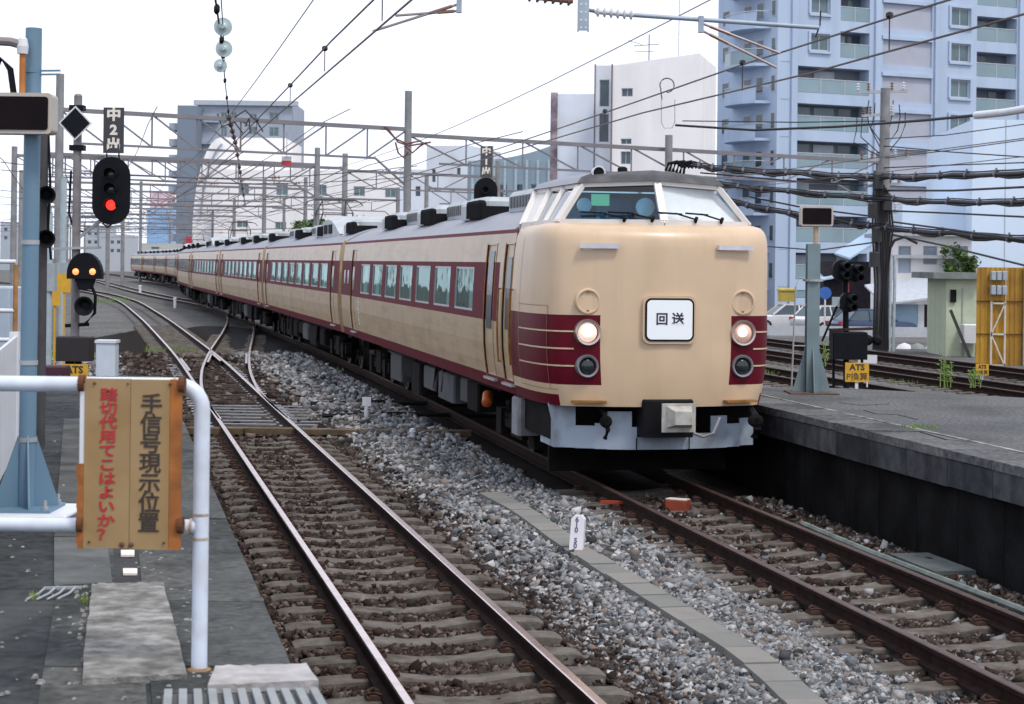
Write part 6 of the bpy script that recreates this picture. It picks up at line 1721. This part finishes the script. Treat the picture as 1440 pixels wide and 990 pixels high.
MB().prism([(-.2,-.6,z1-1.35),(w_*.40,-.6,z1-1.05),(w_*.40,2,z1-.7),(-.2,2,z1-.9)], (0,0,.08)).build("awning", M("roof_pale_blue", (.42,.55,.70), .5), t)
o = MB().bbox((-.45,-.4,0),(.45,.4,.75), .06).box((-.5,-.45,.6),(.5,.45,.68)).build("yellow_bin", M("bin_yellow", (.50,.38,.08), .6, var=.1)); o.location = (U(1106,424,100).x, 100, U(1106,424,100).z); tag(o, "yellow skip container left of the dark shed", "container")
# pale green hut
hx = U(1330,490,57); t = thing("green_hut", "pale green hut with a flat concrete roof beside the yellow wall", "hut", (hx.x, 57, -.2))
w_ = U(1374,490,57).x - hx.x; zt = U(1350,392,57).z + .2
MB().box((0,0,0),(w_,2.6,zt)).build("wall", M("hut_green", (.50,.56,.42), .8, var=.06, streak=((.36,.42,.32), .4, 2)), t)
MB().box((-.5,-.35,zt),(w_+.1,2.8,zt+.2)).build("roof", conc, t); MB().box((.12,-.08,zt-.75),(.30,-.003,zt-.35)).build("vent", black, t); MB().box((w_*.5,-.03,0),(w_*.5+.03,-.003,zt-.3)).build("downpipe", steel, t)
MB().bbox((.42,-.5,.45),(.98,-.08,1.05), .03).build("meter_box", whitep, t)
for x in (.5,.9): MB().bar((x,-.3,0),(x,-.3,.45), .05).build("box_leg", steel_d, t)
MB().bar((-.0,-.55,1.5),(.62,-.7,-.05), .10).build("leaning_board", M("board_dark", (.06,.065,.07), .8), t)
# yellow corrugated wall
yx = U(1372,505,52); t = thing("yellow_wall", "rusty yellow corrugated sheet wall with electrical boxes at the right edge", "wall", (yx.x, 52, -.25))
ymat = M("yellow_sheet", (.44,.24,.022), .6, var=.14, scale=1.5, dirt=((.20,.09,.02), .5, 1.2), streak=((.16,.06,.015), .5, 2.5))
hY = U(1400,376,52).z + .25
nsh = 5; wsh = .86
for k in range(nsh):
    mb = MB(); n_ = 12; vs = []; fs = []
    for i in range(n_*2+1):
        x = k*wsh + (wsh-.01)*i/(n_*2); yy_ = .025 if (i//2) % 2 else 0
        vs += [(x,yy_,0),(x,yy_,hY)]
    for i in range(n_*2): fs.append((2*i,2*i+2,2*i+3,2*i+1))
    mb.add(vs, fs).build("sheet", ymat, t)
for z in (hY*.33, hY*.66): MB().box((0,-.03,z-.015),(nsh*wsh,-.004,z+.015)).build("seam", M("seam_dark", (.10,.06,.02), .8), t)
for x in (1.36, 3.2): MB().box((x,-.12,0),(x+.10,-.03,hY+.05)).build("upright", steel, t)
fx0, fx1 = .42, .82
fm = MB().bar((fx0,-.08,0),(fx0,-.08,hY*.66), .05).bar((fx1,-.08,0),(fx1,-.08,hY*.66), .05).bar((fx0,-.08,hY*.64),(fx1,-.08,hY*.64), .05).bar((fx0,-.08,hY*.33),(fx1,-.08,hY*.33), .05).bar((fx0,-.08,.05),(fx1,-.08,.05), .05).bar((fx0,-.085,hY*.33),(fx1,-.085,hY*.64), .04).bar((fx0,-.085,hY*.33),(fx1,-.085,.05), .04).build("equipment_frame", M("frame_pale", (.55,.52,.46), .6), t)
for r_ in range(2):
    for c_ in range(3):
        x = .38+c_*.165; z = hY*.73+r_*.42; MB().bbox((x,-.2,z),(x+.14,-.03,z+.26), .02).build("meter", M("meter_grey", (.36,.40,.45), .5), t)

# ---- roadside guard rail, parked cars
gr = thing("guard_rail", "pale steel guard rail in front of the parked cars", "guard rail", (U(1078,468,66).x, 66, -.3))
MB().box((0,0,.35),(13,.06,.72)).build("beam", M("guard_pale", (.45,.48,.52), .5, var=.08), gr)
for k in range(7): MB().box((k*2.1,.07,0),(k*2.1+.1,.17,.75)).build("post", steel, gr)
road = MB().prism([(6,67,-.455),(40,67,-.455),(50,120,-.455),(10,125,-.455)], (0,0,.10)).build("road", M("road_asphalt", (.07,.07,.073), .9, var=.2, scale=.6), kind="structure")
def car(label, px, Y, rz, col, z=-.42):
    c = U(px, 450, Y); t = thing("parked_car", label, "car", (c.x, Y, z), rz, "cars parked behind the tracks")
    paint = M("car_paint_" + "_".join("%d" % (v*100) for v in col), col, .3, var=.03, coat=.5)
    # body: cross-sections along x (length 4.3)
    prof = [(-2.15,.55,.62,.70),(-2.05,.32,.78,.78),(-1.3,.25,.86,.80),(-.6,.24,.90,.82),(.6,.24,.92,.82),(1.4,.25,.93,.81),(2.0,.30,.90,.78),(2.15,.50,.75,.70)]
    vs, fs = [], []
    for x, zb, zt, hw in prof: vs += [(x,-hw*.96,zb),(x,-hw,zb+.2),(x,-hw*.97,zt-.05),(x,-hw*.85,zt),(x,hw*.85,zt),(x,hw*.97,zt-.05),(x,hw,zb+.2),(x,hw*.96,zb)]
    for k in range(len(prof)-1):
        for i in range(8): fs.append((k*8+i, k*8+(i+1)%8, (k+1)*8+(i+1)%8, (k+1)*8+i))
    fs += [tuple(range(8)), tuple(range(56,64))]
    MB().add(vs, fs).build("body", paint, t, 40)
    gl = MB().add([(-.95,-.72,.90),(1.75,-.72,.92),(1.2,-.56,1.42),(-.25,-.56,1.44),(-.95,.72,.90),(1.75,.72,.92),(1.2,.56,1.42),(-.25,.56,1.44)], [(0,1,2,3),(7,6,5,4),(0,3,7,4),(1,5,6,2)]).build("windows", pane_m, t)
    MB().prism([(-.32,-.58,1.42),(1.27,-.58,1.40),(1.27,.58,1.40),(-.32,.58,1.42)], (0,0,.05)).build("cabin_roof", paint, t)
    for a, b in (((-.95,0,.9),(-.25,0,1.44)), ((.5,0,.92),(.5,0,1.43)), ((1.75,0,.92),(1.2,0,1.42))):
        for s in (-1, 1): MB().bar((a[0],s*.735,a[2]),(b[0],s*.575,b[2]), .07).build("pillar", paint, t)
    for x in (-1.35, 1.3):
        for s in (-1, 1):
            w_ = MB().lathe((x,s*.66,.31), (0,s,0), [(0,.31),(.16,.31),(.18,.27)], 16).build("wheel", black, t, 40); MB().lathe((x,s*.845,.31), (0,s,0), [(0,.19),(.01,.18),(.015,.03)], 12).build("rim", steel, w_)
    for s in (-1, 1):
        MB().box((-2.13,s*.62-.14,.60),(-2.05,s*.62+.14,.74)).build("headlight", whitem, t); MB().box((2.06,s*.62-.13,.66),(2.14,s*.62+.13,.86)).build("tail_light", M("tail_red", (.45,.02,.03), .3), t)
    t.scale = (.88, .88, .86)
    return t
car("silver white car parked left of the right platform post", 1106, 84, R(8), (.66,.68,.70))
car("white car with red tail lights seen right of the right platform post", 1163, 82, R(-140), (.72,.72,.73))
car("dark blue car parked behind the signal cluster beside the utility pole", 1226, 76, R(-160), (.025,.05,.12))
o = thing("road_sign", "small blue round topped sign on a thin pole near the parked cars", "road sign", (U(1160,440,80).x, 80, -.4)); MB().cyl((0,0,0),(0,0,U(1160,412,80).z+.4), .04, n=8).build("pole", whitep, o); MB().lathe((0,-.03,U(1160,412,80).z+.4), (0,-1,0), [(0,.28),(.02,.28)], 16).build("disc", M("sign_blue", (.03,.12,.40), .5), o)
pile = thing("rubble_pile", "low pile of white bags and rubble in front of the blue car", "rubble", (U(1275,478,62).x, 62, -.3))
for k in range(9):
    x = random.uniform(-.9,2.6); MB().lathe((x,random.uniform(-.5,.5),0), (0,0,1), [(0,.25),(.12,.3),(.25,.2),(.32,.02)], 8).build("bag", random.choice((whitep, M("bag_tan", (.45,.38,.32), .9), conc)), pile, 50)

# ---- plants
leafm = M("leaf_green", (.075,.13,.03), .6, var=.4, scale=3)
leafy = M("weed_green", (.15,.26,.04), .6, var=.3, scale=6)
def blades(name, label, c, n_, rad, h0, h1, mat, kind=None, wd=.02):
    mb = MB()
    for k in range(n_):
        a = random.uniform(0, 6.28); r_ = rad*math.sqrt(random.random()); x, y = r_*math.cos(a), r_*math.sin(a); h_ = random.uniform(h0, h1); ln = random.uniform(-.35,.35)*h_; ly = random.uniform(-.3,.3)*h_; b = random.uniform(0, 3.14); dx, dy = wd*math.cos(b), wd*math.sin(b)
        mb.add([(x-dx,y-dy,0),(x+dx,y+dy,0),(x+dx*.7+ln*.4,y+dy*.7+ly*.4,h_*.6),(x-dx*.7+ln*.4,y-dy*.7+ly*.4,h_*.6),(x+ln,y+ly,h_)], [(0,1,2,3),(3,2,4)])
    o = mb.build(name, mat); o.location = c
    if kind: o["kind"] = kind
    o["label"] = label; o["category"] = "plant"
    return o
def stalk(label, px, py, Y, h_):
    c = G(px, py, -.2); c = Vector((U(px,py,Y).x, Y, U(px,py,Y).z))
    t = thing("tall_weed", label, "weed", c, 0, "weeds beside the right tracks")
    for k in range(5):
        x = random.uniform(-.16,.16); hh = h_*random.uniform(.6,1.0); MB().cyl((x,0,0),(x+random.uniform(-.05,.05),0,hh), .012, .006, 5).build("stem", leafy, t)
        mb = MB()
        for j in range(16):
            z = hh*random.uniform(.2,1); a = random.uniform(0,6.28); r_ = random.uniform(.05,.12); mb.add([(x,0,z),(x+r_*.6*math.cos(a)-.015,r_*.6*math.sin(a),z+.03),(x+r_*math.cos(a),r_*math.sin(a),z+.02),(x+r_*.6*math.cos(a)+.015,r_*.6*math.sin(a),z+.045)], [(0,1,2,3)])
        mb.build("leaves", leafy, t)
stalk("cluster of tall green weeds between the rails right of the ATS sign", 1328, 545, 37, .75)
stalk("smaller green weed just left of the small yellow ATS sign", 1369, 545, 37, .45)
stalk("low green weed behind the right platform post", 1151, 515, 34, .5)
for i, (px, py, n_, rad, h1, lb) in enumerate(((1280,540,60,.5,.15,"low grass tuft behind the end of the right platform"), (1090,528,80,.5,.2,"grass tuft between train nose and right platform post"), (258,562,80,.35,.22,"bright grass tuft at the corner of the railing"), (105,505,260,1.2,.5,"long yellowish grass at the foot of the left signal mast"), (235,495,120,.9,.25,"thin grass strip left of the far curve of the left track"), (640,645,60,.4,.10,"sparse weeds in the ballast in front of the train side"), (440,522,90,.8,.15,"weeds by the crossover rail beside the train"), (465,612,50,.35,.10,"weeds right of the left track beyond the timber cover"), (122,850,26,.035,.06,"tiny green weed at the edge of the rough concrete slab"), (1296,601,60,.22,.03,"thin line of moss and weeds in a crack on the right platform"), (48,843,20,.03,.05,"tiny green weed by the pronged bracket"), (150,425,200,1.6,.5,"grassy verge at the far bend of the left track"))):
    c = G(px, py, PZ if (py > 800 or 'crack' in lb) else -.2); blades("grass_tuft", lb, c, n_, rad, .03 if py > 800 else min(.06, h1*.5), h1, leafy if i % 2 else M("grass_green", (.16,.22,.06), .7, var=.3, scale=5), "stuff", .006 if py > 800 else .014)
def shrub(label, px, py, Y, rx, rz_):
    c = U(px, py, Y); t = thing("leafy_tree", label, "tree", (c.x, Y, -.4), 0, "trees behind the train"); zc = c.z+.4
    MB().cyl((0,0,0),(.1,0,zc), .14, .06, 8).build("trunk", M("bark", (.09,.07,.05), .9), t)
    for k in range(6): a = k*1.05; MB().cyl((.05,0,zc*.75),(rx*.6*math.cos(a),rx*.4*math.sin(a),zc+rz_*.3*math.sin(k)), .05, .02, 6).build("limb", M("bark", (.09,.07,.05), .9), t)
    mb = MB()
    clumps = [(random.gauss(0,rx*.45), random.gauss(0,rx*.4), zc+random.gauss(0,rz_*.4)) for _ in range(16)]
    for k in range(1500):
        cx, cy, cz = random.choice(clumps); p = Vector((cx+random.gauss(0,rx*.16), cy+random.gauss(0,rx*.16), cz+random.gauss(0,rz_*.16))); s_ = random.uniform(.06,.15)
        d1 = Vector((random.gauss(0,1),random.gauss(0,1),random.gauss(0,.6))).normalized()*s_; d2 = Vector((random.gauss(0,1),random.gauss(0,1),random.gauss(0,.6))).normalized()*s_*.6
        mb.add([p-d1, p+d2, p+d1, p-d2], [(0,1,2,3)])
    mb.build("crown", leafm, t)
shrub("leafy tree top showing above the roof of the second car", 438, 322, 92, 1.2, .6)
shrub("smaller leafy tree top right of the arched roof hood", 512, 316, 98, .9, .45)
shrub("green vine bush on the corner of the white house", 1352, 372, 79, .6, 1.0)
